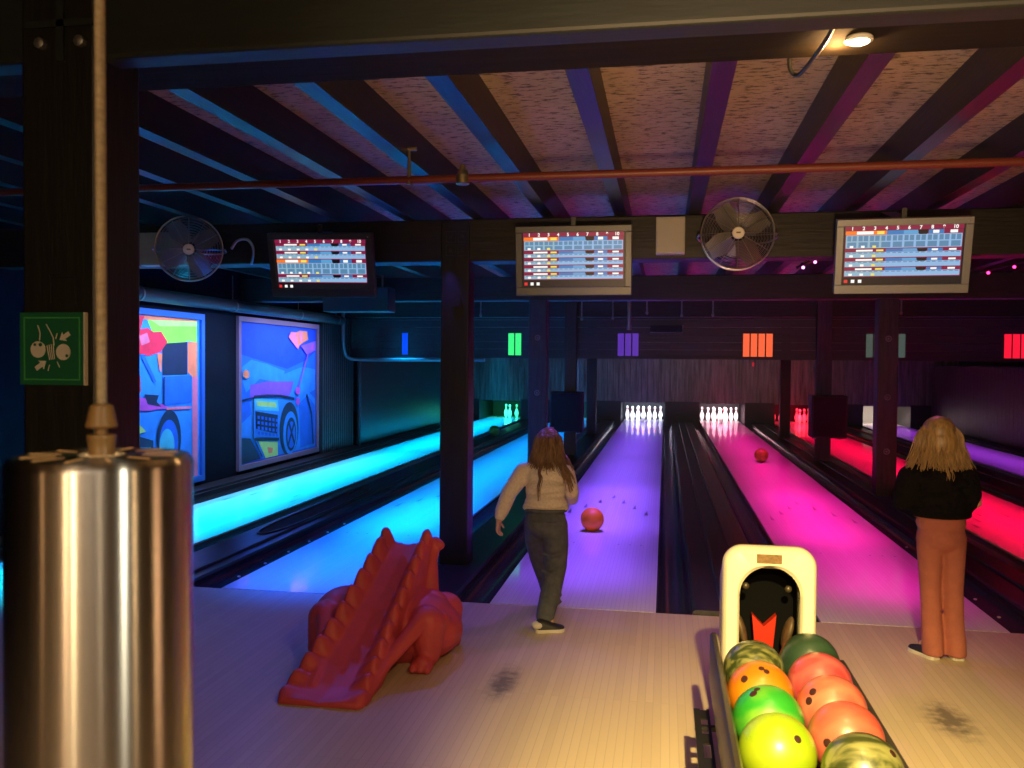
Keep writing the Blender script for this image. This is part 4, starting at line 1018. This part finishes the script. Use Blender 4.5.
S2 = ['blue',
  ('mid', [(10.66, 1.63), (11.44, 1.52), (12.09, 1.43), (12.81, 1.57), (13.12, 1.7), (13.12, 0.18), (10.63, 0.18), (10.63, 1.44)]),
  ('sky', [(10.63, 1.44), (10.95, 1.56), (11.44, 1.50), (12.0, 1.40), (11.9, 1.22), (11.2, 1.30), (10.8, 1.12)]),
  ('sky', [(11.76, 1.32), (12.63, 1.46), (13.12, 1.42), (13.12, 1.1), (12.54, 0.97), (11.92, 1.07)]),
  ('purple', [(10.92, 1.22), (11.44, 1.26), (12.31, 1.24), (12.18, 1.04), (10.92, 1.05)]),
  ('sky', [(10.63, 0.85), (10.99, 1.03), (11.84, 1.03), (12.45, 0.94), (12.82, 1.09), (13.12, 0.95), (13.12, 0.2), (11.76, 0.19), (11.29, 0.19), (10.99, 0.43), (10.63, 0.59)]),
  ('mid', [(10.64, 1.01), (10.85, 1.1), (10.96, 0.83), (10.68, 0.72)]),
  ('mid', [(12.5, 0.9), (12.82, 1.02), (13.1, 0.85), (13.1, 0.25), (12.55, 0.22)]),
  ('cyan', [(11.03, 1.05), (11.76, 0.98), (11.8, 0.82), (11.06, 0.88)]),
  ('yellow', [(11.10, 1.00), (11.70, 0.95), (11.72, 0.88), (11.12, 0.93)]),
  ('dark', [(11.06, 0.86), (11.76, 0.77), (11.74, 0.5), (11.08, 0.62)]),
  ('yellow', [(11.14, 0.45), (11.76, 0.39), (11.76, 0.19), (11.37, 0.19)]), ('orange', [(11.42, 0.34), (11.60, 0.31), (11.58, 0.24), (11.46, 0.25)]),
  ('dark', [(10.63, 0.53), (10.92, 0.5), (11.21, 0.2), (10.63, 0.18)]), ('sky', [(10.66, 0.62), (10.95, 0.56), (10.95, 0.50), (10.66, 0.54)]),
  ('dark', ell((12.14, 0.54), 0.33, 0.40, 28)), ('sky', ell((12.18, 0.48), 0.25, 0.32, 28)), ('dark', ell((12.20, 0.46), 0.18, 0.25, 28)), ('mid', ell((12.21, 0.45), 0.14, 0.20, 28)),
  ('dark', ribbon([(12.08, 0.28), (12.32, 0.64)], 0.025)), ('dark', ribbon([(12.32, 0.30), (12.12, 0.64)], 0.025)),
  ('dark', ribbon([(11.0, 1.06), (11.4, 1.06), (11.84, 1.04), (12.3, 0.98)], 0.018)), ('dark', ribbon([(12.77, 1.04), (12.96, 0.72), (13.02, 0.24)], 0.018)), ('dark', ribbon([(11.02, 0.48), (11.35, 0.46), (11.78, 0.42)], 0.022)),
  ('dark', ribbon([(10.66, 1.02), (10.98, 1.05), (10.99, 0.5), (11.25, 0.22)], 0.014)),
  ('pink', [(12.09, 1.9), (12.19, 1.98), (12.37, 1.98), (12.53, 1.86), (12.44, 1.72)]), ('orange', [(12.37, 1.98), (12.5, 2.01), (12.77, 2.01), (12.81, 1.88), (12.53, 1.8), (12.45, 1.76)]), ('pink', [(12.45, 1.98), (12.6, 2.0), (12.6, 1.84), (12.5, 1.84)]),
  ('purple', [(12.53, 1.78), (13.1, 1.87), (13.1, 1.72), (12.77, 1.65)]), ('magenta', [(12.8, 1.74), (13.05, 1.84), (13.0, 1.72)]), ('purple', ribbon([(12.9, 1.79), (12.63, 1.42), (12.42, 1.10)], 0.02)), ('magenta', ell((12.42, 1.10), 0.09, 0.06, 10)), ('magenta', ell((12.42, 0.94), 0.07, 0.06, 10)),
  ('orange', [(10.68, 1.4), (10.76, 1.43), (10.85, 1.40), (10.85, 1.33), (10.76, 1.31), (10.68, 1.34)])]
for i in range(6):
    for j in range(4):
        a = 11.09+0.108*i; b = 0.80-0.015*i-(0.072)*j
        S2.append(('mid', [(a, b), (a+0.07, b-0.008), (a+0.07, b-0.050), (a, b-0.042)]))
mural('blue mural of an old car front with heart balloons, on the left wall', 10.55, 13.22, 0.10, 2.13, mat('mural_frame_mauve', (0.22, 0.12, 0.20), 0.5), S2)
S1 = ['sky',
  ('orange', [(7.6, 2.03), (9.57, 2.04), (9.57, 2.01), (8.56, 1.98)]), ('pink', [(8.0, 2.03), (8.49, 2.03), (8.45, 1.95), (8.1, 1.89)]),
  ('green', [(8.56, 1.98), (9.57, 2.01), (9.57, 1.76), (9.38, 1.77), (9.1, 1.72), (8.82, 1.73), (8.67, 1.82)]),
  ('yellow', [(8.62, 1.98), (9.57, 2.01), (9.57, 1.95), (8.8, 1.92)]),
  ('dark', [(8.84, 1.73), (9.35, 1.76), (9.35, 1.38), (8.84, 1.38)]), ('orange', [(9.36, 1.76), (9.57, 1.76), (9.57, 1.35), (9.46, 1.35), (9.36, 1.41)]), ('pink', [(9.46, 1.35), (9.58, 1.35), (9.58, 0.17), (9.46, 0.17)]),
  ('mid', [(8.84, 1.36), (9.44, 1.37), (9.44, 1.05), (8.86, 1.05)]),
  ('red', [(7.9, 1.6), (8.1, 1.84), (8.34, 1.86), (8.56, 1.89), (8.67, 1.85), (8.82, 1.86), (8.94, 1.75), (8.81, 1.64), (8.58, 1.59), (8.34, 1.62)]), ('pink', [(8.4, 1.80), (8.55, 1.84), (8.6, 1.74), (8.45, 1.70)]), ('red', [(8.30, 2.0), (8.50, 2.02), (8.42, 1.86), (8.30, 1.84)]),
  ('red', [(8.1, 1.5), (8.34, 1.45), (8.42, 1.37), (8.43, 1.21), (8.1, 1.10)]), ('mid', [(8.42, 1.6), (8.49, 1.61), (8.72, 1.31), (8.67, 1.3)]), ('orange', [(8.73, 1.62), (8.83, 1.62), (8.81, 1.42), (8.78, 1.42)]),
  ('magenta', [(8.2, 1.19), (8.53, 1.13), (8.81, 1.06), (8.98, 1.01), (8.49, 1.0), (8.2, 1.03)]), ('dark', [(8.49, 1.18), (8.76, 1.16), (8.72, 1.09), (8.81, 1.03), (8.55, 1.07)]), ('pink', [(8.91, 1.02), (9.42, 1.01), (9.42, 0.98), (8.91, 0.99)]),
  ('yellow', [(8.38, 0.87), (8.52, 0.78), (8.4, 0.76)]), ('dark', [(7.8, 0.77), (8.34, 0.75), (8.65, 0.67), (8.65, 0.4), (7.8, 0.3)]), ('cyan', [(8.4, 0.62), (8.6, 0.6), (8.6, 0.5), (8.4, 0.5)]),
  ('dark', ell((8.96, 0.66), 0.24, 0.33, 28)), ('mid', ell((8.95, 0.62), 0.19, 0.26, 24)), ('cyan', ell((8.91, 0.58), 0.15, 0.20, 24)),
  ('dark', ribbon([(8.86, 1.36), (8.85, 1.06)], 0.012))]
mural('bright mural with red hearts and a lime green patch, nearer to the viewer', 7.0, 9.70, 0.10, 2.10, mat('mural_frame_blue', (0.02, 0.12, 0.55), 0.5), S1)

# ------------------------------------------------------------------ people
def finger_hand(bm, wrist, d, nrm, side, size=1.0, curl=0.6):
    """palm, four bent fingers of unequal length and a thumb. d: hand direction, nrm: palm side, side: towards the thumb"""
    wv, d, nrm, side = Vector(wrist), Vector(d).normalized(), Vector(nrm).normalized(), Vector(side).normalized()
    s = size
    for k in range(4):
        off = side*(0.021-0.014*k)*s
        capsule(bm, wv+d*0.006*s+off*0.5, 0.013*s, wv+d*0.050*s+off, 0.0098*s)
    for k, L in enumerate((0.044, 0.050, 0.046, 0.036)):
        p = wv+d*0.052*s+side*(0.0225-0.015*k)*s; ang = 0.15
        dirv = d
        for j, (fr, rr) in enumerate(((0.42, 0.0072), (0.32, 0.0066), (0.26, 0.0058))):
            ang += curl*(0.5+0.15*j)
            dirv = (d*math.cos(ang)+nrm*math.sin(ang)).normalized()
            q = p+dirv*L*fr*s; capsule(bm, p, rr*s, q, (rr-0.0005)*s, n=10); p = q
    p = wv+d*0.014*s+side*0.020*s
    q = p+(d*0.55+side*0.6+nrm*0.35).normalized()*0.026*s; capsule(bm, p, 0.0095*s, q, 0.0078*s, n=10)
    capsule(bm, q, 0.0078*s, q+(d*0.85+side*0.15+nrm*0.45).normalized()*0.024*s, 0.0066*s, n=10)
def head(bm, c, fwd, up, s=1.0):
    """skull with jaw, nose, brow, lips and ears"""
    c, f, u = Vector(c), Vector(fwd).normalized(), Vector(up).normalized(); r = f.cross(u).normalized(); u = r.cross(f).normalized()
    M3 = Matrix((r, f, u)).transposed(); eu = M3.to_euler()
    def at(x, y, z): return c+r*x*s+f*y*s+u*z*s
    ellipsoid(bm, at(0, -0.006, 0.022), (0.073*s, 0.088*s, 0.083*s), rot=eu)
    ellipsoid(bm, at(0, 0.022, -0.035), (0.056*s, 0.062*s, 0.062*s), rot=eu)
    ellipsoid(bm, at(0, 0.048, -0.080), (0.026*s, 0.026*s, 0.020*s), rot=eu)
    capsule(bm, at(0, 0.080, 0.006), 0.008*s, at(0, 0.096, -0.022), 0.012*s); 
    for sx in (-1, 1):
        ellipsoid(bm, at(sx*0.010, 0.088, -0.025), (0.008*s, 0.010*s, 0.007*s), rot=eu)
        capsule(bm, at(sx*0.014, 0.079, 0.022), 0.008*s, at(sx*0.046, 0.066, 0.022), 0.008*s)
        ellipsoid(bm, at(sx*0.074, 0.0, -0.008), (0.010*s, 0.020*s, 0.029*s), rot=eu)
        ellipsoid(bm, at(sx*0.038, 0.058, -0.022), (0.022*s, 0.020*s, 0.022*s), rot=eu)
    capsule(bm, at(-0.018, 0.076, -0.050), 0.006*s, at(0.018, 0.076, -0.050), 0.006*s)
    capsule(bm, at(-0.014, 0.074, -0.059), 0.0065*s, at(0.014, 0.074, -0.059), 0.0065*s)
    return at
def eyes(at, parent, s=1.0):
    for sx in (-1, 1):
        bm = new_bm(); ellipsoid(bm, at(sx*0.031, 0.070, 0.002), (0.012*s, 0.011*s, 0.0085*s), seg=12, ring=8)
        e = obj('eye', bm, mat('eye_white', (0.75, 0.73, 0.7), 0.2), parent, 180)
        bm = new_bm(); ellipsoid(bm, at(sx*0.031, 0.0795, 0.002), (0.0055*s, 0.003*s, 0.0055*s), seg=10, ring=8)
        obj('iris', bm, mat('eye_iris', (0.05, 0.03, 0.015), 0.2), e, 180)
def strands(bm, guides, rnd):
    """guides: (polyline, count, spread, r0, r1)"""
    for pts, cnt, spread, r0, r1 in guides:
        for _ in range(int(cnt*2.6)):
            off = Vector((rnd.gauss(0, 1), rnd.gauss(0, 0.5), rnd.gauss(0, 0.4)))*spread
            ph = rnd.uniform(0, 6.28); cut = rnd.uniform(0.70, 1.0); out = []
            P = smooth_path(pts, 5); n = max(4, int(len(P)*cut)); P = P[:n]
            for i, p in enumerate(P):
                k = i/(n-1)
                out.append(p+off*(0.35+0.75*k)+Vector((math.sin(ph+k*7), math.cos(ph+k*6), 0))*0.006*k)
            tube(bm, out, [0.62*(r0+(r1-r0)*(i/(n-1))**1.2) for i in range(n)], 5)
def shoe(parent, heel, toe, w_=0.036, h_=0.07, upper=SHOEBLACK, sole=SHOEWHITE, heel_patch=True):
    h, tt = Vector((heel[0], heel[1], 0)), Vector((toe[0], toe[1], 0)); d = (tt-h); L = d.length; d.normalize(); n = Vector((d.y, -d.x, 0)); zb = heel[2]
    def ringat(k, hw, z): return h+d*L*k
    bm = new_bm(); ks = [(0.0, 0.55), (0.06, 0.85), (0.2, 0.95), (0.45, 0.90), (0.68, 1.08), (0.85, 0.98), (0.95, 0.7), (1.0, 0.35)]
    pts = [h+d*L*k+n*w_*q for k, q in ks]+[h+d*L*k-n*w_*q for k, q in ks[::-1]]
    loft(bm, [[(p.x, p.y, zb+z) for p in pts] for z in (0.0, 0.020)]); so = None
    up = new_bm()
    rings = []
    for k, q, zt in ((0.02, 0.5, 0.062), (0.10, 0.82, 0.072), (0.25, 0.88, 0.075), (0.42, 0.85, 0.066), (0.60, 0.95, 0.050), (0.80, 0.92, 0.040), (0.93, 0.66, 0.034), (0.985, 0.3, 0.028)):
        c = h+d*L*k; ww = w_*q; rr = []
        for j in range(9):
            a = PI*j/8; rr.append((c.x+n.x*ww*math.cos(a), c.y+n.y*ww*math.cos(a), zb+0.016+(zt-0.016)*math.sin(a)**0.7))
        rings.append(rr)
    loft(up, rings)
    u_ = obj('shoe', up, upper, parent, 60)
    obj('sole', bm, sole, u_, bevel=0.003)
    if heel_patch:
        b3 = new_bm(); ellipsoid(b3, h+d*L*0.10+Vector((0, 0, zb+0.040)), (w_*0.95, w_*0.95, 0.026), seg=14, ring=8); obj('heel_counter', b3, sole, u_, 180)
    return u_

# --- girl in the cream sweater, following through after her throw
rnd = random.Random(11)
g1 = {'neck': (-0.725, 5.43, 0.925), 'head': (-0.722, 5.475, 1.028)}
bm = new_bm()
at1 = head(bm, g1['head'], (0.10, 0.93, -0.25), (0.0, 0.25, 0.97), 0.97)
chain(bm, [(-0.722, 5.455, 0.98), (-0.725, 5.42, 0.90)], [0.040, 0.046])
chain(bm, [(-0.725, 5.41, 0.86), (-0.722, 5.36, 0.76), (-0.712, 5.29, 0.66), (-0.705, 5.27, 0.58)], [0.075, 0.076, 0.068, 0.064])
chain(bm, [(-0.80, 5.40, 0.87), (-0.867, 5.39, 0.868), (-0.945, 5.33, 0.745), (-0.992, 5.275, 0.600), (-0.998, 5.262, 0.575)], [0.045, 0.040, 0.034, 0.024, 0.0195])
finger_hand(bm, (-0.999, 5.258, 0.568), (-0.06, -0.08, -1.0), (0.85, 0.3, 0.0), (0.2, 0.9, 0.1), 0.92, 0.40)
chain(bm, [(-0.65, 5.40, 0.87), (-0.597, 5.42, 0.862), (-0.565, 5.46, 0.742), (-0.60, 5.62, 0.665), (-0.602, 5.64, 0.668)], [0.045, 0.040, 0.034, 0.024, 0.0195])
finger_hand(bm, (-0.603, 5.645, 0.67), (-0.02, 1.0, 0.25), (-0.3, -0.2, 1.0), (-1.0, 0, -0.1), 0.92, 0.45)
chain(bm, [(-0.655, 5.27, 0.57), (-0.637, 5.20, 0.345), (-0.672, 5.00, 0.085)], [0.064, 0.044, 0.030])
chain(bm, [(-0.755, 5.28, 0.57), (-0.773, 5.435, 0.33), (-0.712, 5.51, 0.085)], [0.062, 0.042, 0.030])
capsule(bm, (-0.672, 5.0, 0.07), 0.03, (-0.64, 4.985, 0.05), 0.025); capsule(bm, (-0.705, 5.52, 0.07), 0.03, (-0.70, 5.57, 0.05), 0.025)
p = remeshed('person', bm, SKIN, voxel=0.0036, iters=2); tag(p, 'girl in cream sweater and grey trousers finishing a throw, seen from behind', 'person', 'children bowling')
eyes(at1, p, 0.97)
bm = new_bm()      # sweater
ellipsoid(bm, (-0.728, 5.385, 0.835), (0.135, 0.098, 0.095), rot=(-0.35, 0, 0))
ellipsoid(bm, (-0.722, 5.35, 0.755), (0.128, 0.100, 0.085), rot=(-0.3, 0, 0))
ellipsoid(bm, (-0.714, 5.305, 0.690), (0.134, 0.100, 0.055), rot=(-0.15, 0, 0))
chain(bm, [(-0.80, 5.39, 0.868), (-0.866, 5.388, 0.862), (-0.945, 5.33, 0.742), (-0.985, 5.285, 0.630), (-0.993, 5.274, 0.603)], [0.062, 0.060, 0.050, 0.044, 0.036])
chain(bm, [(-0.66, 5.40, 0.868), (-0.607, 5.415, 0.858), (-0.575, 5.455, 0.740), (-0.585, 5.57, 0.680), (-0.597, 5.61, 0.668)], [0.062, 0.060, 0.052, 0.045, 0.036])
capsule(bm, (-0.79, 5.415, 0.905), 0.042, (-0.66, 5.42, 0.905), 0.042)
for z, yy, wx in ((0.775, 5.255, 0.118), (0.735, 5.238, 0.122), (0.705, 5.225, 0.126)):
    tube(bm, [(-0.718+wx*math.sin(a)*0.95, yy+0.115-0.108*math.cos(a), z+0.01*math.sin(a*2)) for a in [-1.3+2.6*k/12 for k in range(13)]], 0.015, 8)
tube(bm, [(-0.712+0.130*math.cos(2*PI*k/28), 5.295+0.096*math.sin(2*PI*k/28), 0.662+0.010*math.sin(2*PI*k/28)) for k in range(29)], 0.016, 8, caps=False)
remeshed('sweater', bm, SWEATER, p, voxel=0.007, iters=3)
bm = new_bm()      # trousers
ellipsoid(bm, (-0.710, 5.275, 0.612), (0.124, 0.095, 0.055)); ellipsoid(bm, (-0.708, 5.265, 0.560), (0.128, 0.108, 0.085))
chain(bm, [(-0.652, 5.27, 0.56), (-0.640, 5.225, 0.45), (-0.636, 5.19, 0.33), (-0.650, 5.10, 0.20), (-0.668, 5.01, 0.095), (-0.670, 4.995, 0.075)], [0.080, 0.078, 0.070, 0.062, 0.056, 0.054])
chain(bm, [(-0.768, 5.28, 0.56), (-0.782, 5.37, 0.44), (-0.772, 5.45, 0.31), (-0.735, 5.49, 0.18), (-0.712, 5.515, 0.085)], [0.076, 0.070, 0.061, 0.057, 0.054])
for z in (0.40, 0.30, 0.16, 0.12): tube(bm, [(-0.71, 5.13-(0.40-z)*0.25, z+0.015), (-0.65, 5.115-(0.40-z)*0.35, z), (-0.59, 5.15-(0.40-z)*0.2, z+0.02)], 0.012, 6)
remeshed('trousers', bm, JEANS, p, voxel=0.008, iters=3)
bm = new_bm(); tube(bm, [(-0.710+0.124*math.cos(2*PI*k/28), 5.280+0.093*math.sin(2*PI*k/28), 0.652) for k in range(29)], 0.012, 8, caps=False); obj('waistband', bm, JEANS, p, 60)
for a, b in (((-0.775, 5.166, 0.60), (-0.72, 5.158, 0.60)), ((-0.69, 5.158, 0.60), (-0.63, 5.166, 0.60))):
    bm = new_bm(); tube(bm, [a, ((a[0]+b[0])/2, a[1]-0.004, a[2]-0.004), b], 0.004, 6); obj('pocket_seam', bm, JEANS, p, 60)
shoe(p, (-0.720, 4.93, 0.0), (-0.555, 4.985, 0.0), 0.041); shoe(p, (-0.715, 5.49, 0.002), (-0.68, 5.66, 0.0), 0.035)
bm = new_bm()      # hair
ellipsoid(bm, at1(0, -0.012, 0.028), (0.076, 0.092, 0.084)); ellipsoid(bm, at1(0, -0.035, -0.02), (0.068, 0.068, 0.085))
crown = tuple(at1(0, 0.0, 0.112))
strands(bm, [
    ([crown, (-0.735, 5.385, 1.085), (-0.742, 5.345, 1.00), (-0.755, 5.330, 0.93), (-0.775, 5.300, 0.885)], 46, 0.020, 0.0075, 0.003),
    ([crown, (-0.70, 5.385, 1.085), (-0.70, 5.345, 1.00), (-0.71, 5.325, 0.93), (-0.70, 5.285, 0.88)], 46, 0.020, 0.0075, 0.003),
    ([crown, (-0.663, 5.42, 1.08), (-0.648, 5.385, 0.99), (-0.622, 5.345, 0.92), (-0.585, 5.33, 0.85), (-0.553, 5.345, 0.74)], 42, 0.016, 0.0075, 0.0025),
    ([crown, (-0.78, 5.42, 1.08), (-0.795, 5.40, 1.00), (-0.80, 5.365, 0.93), (-0.815, 5.34, 0.905)], 26, 0.012, 0.0075, 0.003),
    ([crown, (-0.655, 5.48, 1.07), (-0.645, 5.47, 0.98), (-0.60, 5.42, 0.93), (-0.57, 5.38, 0.87)], 20, 0.010, 0.007, 0.003),
    ([(-0.74, 5.345, 1.0), (-0.742, 5.325, 0.93), (-0.752, 5.272, 0.88), (-0.740, 5.25, 0.84), (-0.748, 5.235, 0.79), (-0.742, 5.205, 0.69)], 7, 0.006, 0.005, 0.002),
], rnd)
obj('hair', bm, HAIRBROWN, p, 180)

# --- girl in the black fleece, standing
rnd = random.Random(5)
bm = new_bm()
at2 = head(bm, (1.432, 4.955, 1.165), (-0.30, 0.93, -0.12), (0, 0.1, 1), 1.0)
chain(bm, [(1.432, 4.945, 1.10), (1.432, 4.93, 1.01)], [0.042, 0.050])
chain(bm, [(1.432, 4.93, 0.96), (1.44, 4.93, 0.84), (1.447, 4.93, 0.72), (1.450, 4.93, 0.66)], [0.080, 0.074, 0.062, 0.058])
for s, sx, ex, wx in ((-1, 1.305, 1.245, 1.37), (1, 1.562, 1.612, 1.48)):
    chain(bm, [(1.432+s*0.07, 4.93, 0.97), (sx, 4.93, 0.965), (ex, 4.92, 0.835), (wx, 5.05, 0.87)], [0.045, 0.042, 0.035, 0.024])
    finger_hand(bm, (wx, 5.055, 0.872), (-s*0.9, 0.35, 0.1), (0, -1, 0.2), (0, 0.2, 1), 0.95, 0.5)
chain(bm, [(1.395, 4.93, 0.63), (1.403, 4.925, 0.35), (1.412, 4.925, 0.085)], [0.046, 0.038, 0.032])
chain(bm, [(1.505, 4.93, 0.63), (1.515, 4.93, 0.35), (1.528, 4.93, 0.085)], [0.046, 0.038, 0.032])
capsule(bm, (1.412, 4.93, 0.07), 0.03, (1.39, 4.98, 0.05), 0.025); capsule(bm, (1.528, 4.94, 0.07), 0.03, (1.53, 4.99, 0.05), 0.025)
p = remeshed('person', bm, SKIN, voxel=0.0036, iters=2); tag(p, 'fair haired girl in black fleece and peach trousers standing at right', 'person', 'children bowling')
eyes(at2, p)
bm = new_bm()      # jacket
ellipsoid(bm, (1.432, 4.935, 0.935), (0.150, 0.112, 0.105)); ellipsoid(bm, (1.440, 4.935, 0.850), (0.165, 0.122, 0.085))
ellipsoid(bm, (1.446, 4.930, 0.795), (0.150, 0.118, 0.045))
capsule(bm, (1.36, 4.935, 0.995), 0.055, (1.505, 4.935, 0.998), 0.055)
chain(bm, [(1.35, 4.935, 0.965), (1.300, 4.93, 0.950), (1.268, 4.915, 0.870), (1.262, 4.925, 0.838), (1.31, 5.01, 0.855), (1.385, 5.065, 0.87)], [0.074, 0.072, 0.066, 0.062, 0.055, 0.045])
chain(bm, [(1.51, 4.935, 0.968), (1.562, 4.93, 0.955), (1.575, 4.915, 0.880), (1.568, 4.925, 0.835), (1.53, 5.01, 0.855), (1.465, 5.065, 0.87)], [0.074, 0.072, 0.068, 0.062, 0.055, 0.045])
tube(bm, [(1.448+0.135*math.cos(2*PI*k/28), 4.93+0.108*math.sin(2*PI*k/28), 0.768) for k in range(29)], 0.018, 8, caps=False)
tube(bm, [(1.432+0.062*math.cos(2*PI*k/28), 4.935+0.062*math.sin(2*PI*k/28), 1.035) for k in range(29)], 0.022, 8, caps=False)
for _ in range(90):
    a = rnd.uniform(0, 2*PI); z = rnd.uniform(0.80, 1.0); ellipsoid(bm, (1.436+0.150*math.cos(a), 4.935+0.108*math.sin(a), z), (0.022, 0.022, 0.018), seg=8, ring=6)
remeshed('jacket', bm, BLACKFLEECE, p, voxel=0.0075, iters=2)
bm = new_bm()      # flared trousers
ellipsoid(bm, (1.449, 4.928, 0.722), (0.125, 0.098, 0.085)); ellipsoid(bm, (1.452, 4.925, 0.650), (0.122, 0.104, 0.095))
chain(bm, [(1.397, 4.925, 0.635), (1.398, 4.925, 0.54), (1.402, 4.925, 0.36), (1.410, 4.92, 0.20), (1.416, 4.915, 0.075)], [0.070, 0.064, 0.052, 0.051, 0.054])
chain(bm, [(1.508, 4.925, 0.635), (1.510, 4.925, 0.54), (1.515, 4.925, 0.36), (1.522, 4.925, 0.20), (1.530, 4.92, 0.075)], [0.070, 0.064, 0.052, 0.051, 0.054])
for cx, cy in ((1.417, 4.915), (1.531, 4.92)):
    loft(bm, [[(cx+rx*math.cos(2*PI*k/20), cy+ry*math.sin(2*PI*k/20), z) for k in range(20)] for z, rx, ry in ((0.12, 0.051, 0.056), (0.06, 0.053, 0.066), (0.022, 0.054, 0.074))])
remeshed('trousers', bm, PEACH, p, voxel=0.008, iters=3)
bm = new_bm(); tube(bm, [(1.449+0.122*math.cos(2*PI*k/28), 4.93+0.090*math.sin(2*PI*k/28), 0.755) for k in range(29)], 0.012, 8, caps=False); obj('waistband', bm, PEACH, p, 60)
shoe(p, (1.425, 4.865, 0.0), (1.335, 5.035, 0.0), 0.037); shoe(p, (1.540, 4.875, 0.0), (1.525, 5.07, 0.0), 0.037)
bm = new_bm()
ellipsoid(bm, at2(0, -0.012, 0.030), (0.084, 0.096, 0.088)); ellipsoid(bm, at2(0, -0.035, -0.03), (0.088, 0.075, 0.10))
crown = tuple(at2(0, 0.0, 0.112))
G = []
for k in range(7):
    u = (k-3)/3.0
    G.append(([crown, (1.432+0.085*u, 4.875+0.045*u*u, 1.20), (1.432+0.105*u, 4.862+0.05*u*u, 1.12), (1.425+0.130*u, 4.838+0.05*u*u, 1.05), (1.424+0.150*u, 4.815+0.06*u*u, 1.00-0.015*(1-abs(u)))], 26, 0.013, 0.0075, 0.003))
G.append(([crown, (1.352, 4.97, 1.19), (1.338, 4.96, 1.10), (1.305, 4.94, 1.04), (1.285, 4.90, 1.00)], 18, 0.010, 0.007, 0.003))
G.append(([crown, (1.515, 4.95, 1.19), (1.530, 4.94, 1.10), (1.55, 4.90, 1.05), (1.565, 4.87, 1.01)], 18, 0.010, 0.007, 0.003))
G.append(([(1.44, 4.862, 1.1), (1.445, 4.835, 1.03), (1.455, 4.81, 0.98), (1.448, 4.80, 0.95)], 6, 0.012, 0.006, 0.002))
strands(bm, G, rnd)
obj('hair', bm, HAIRBLONDE, p, 180)
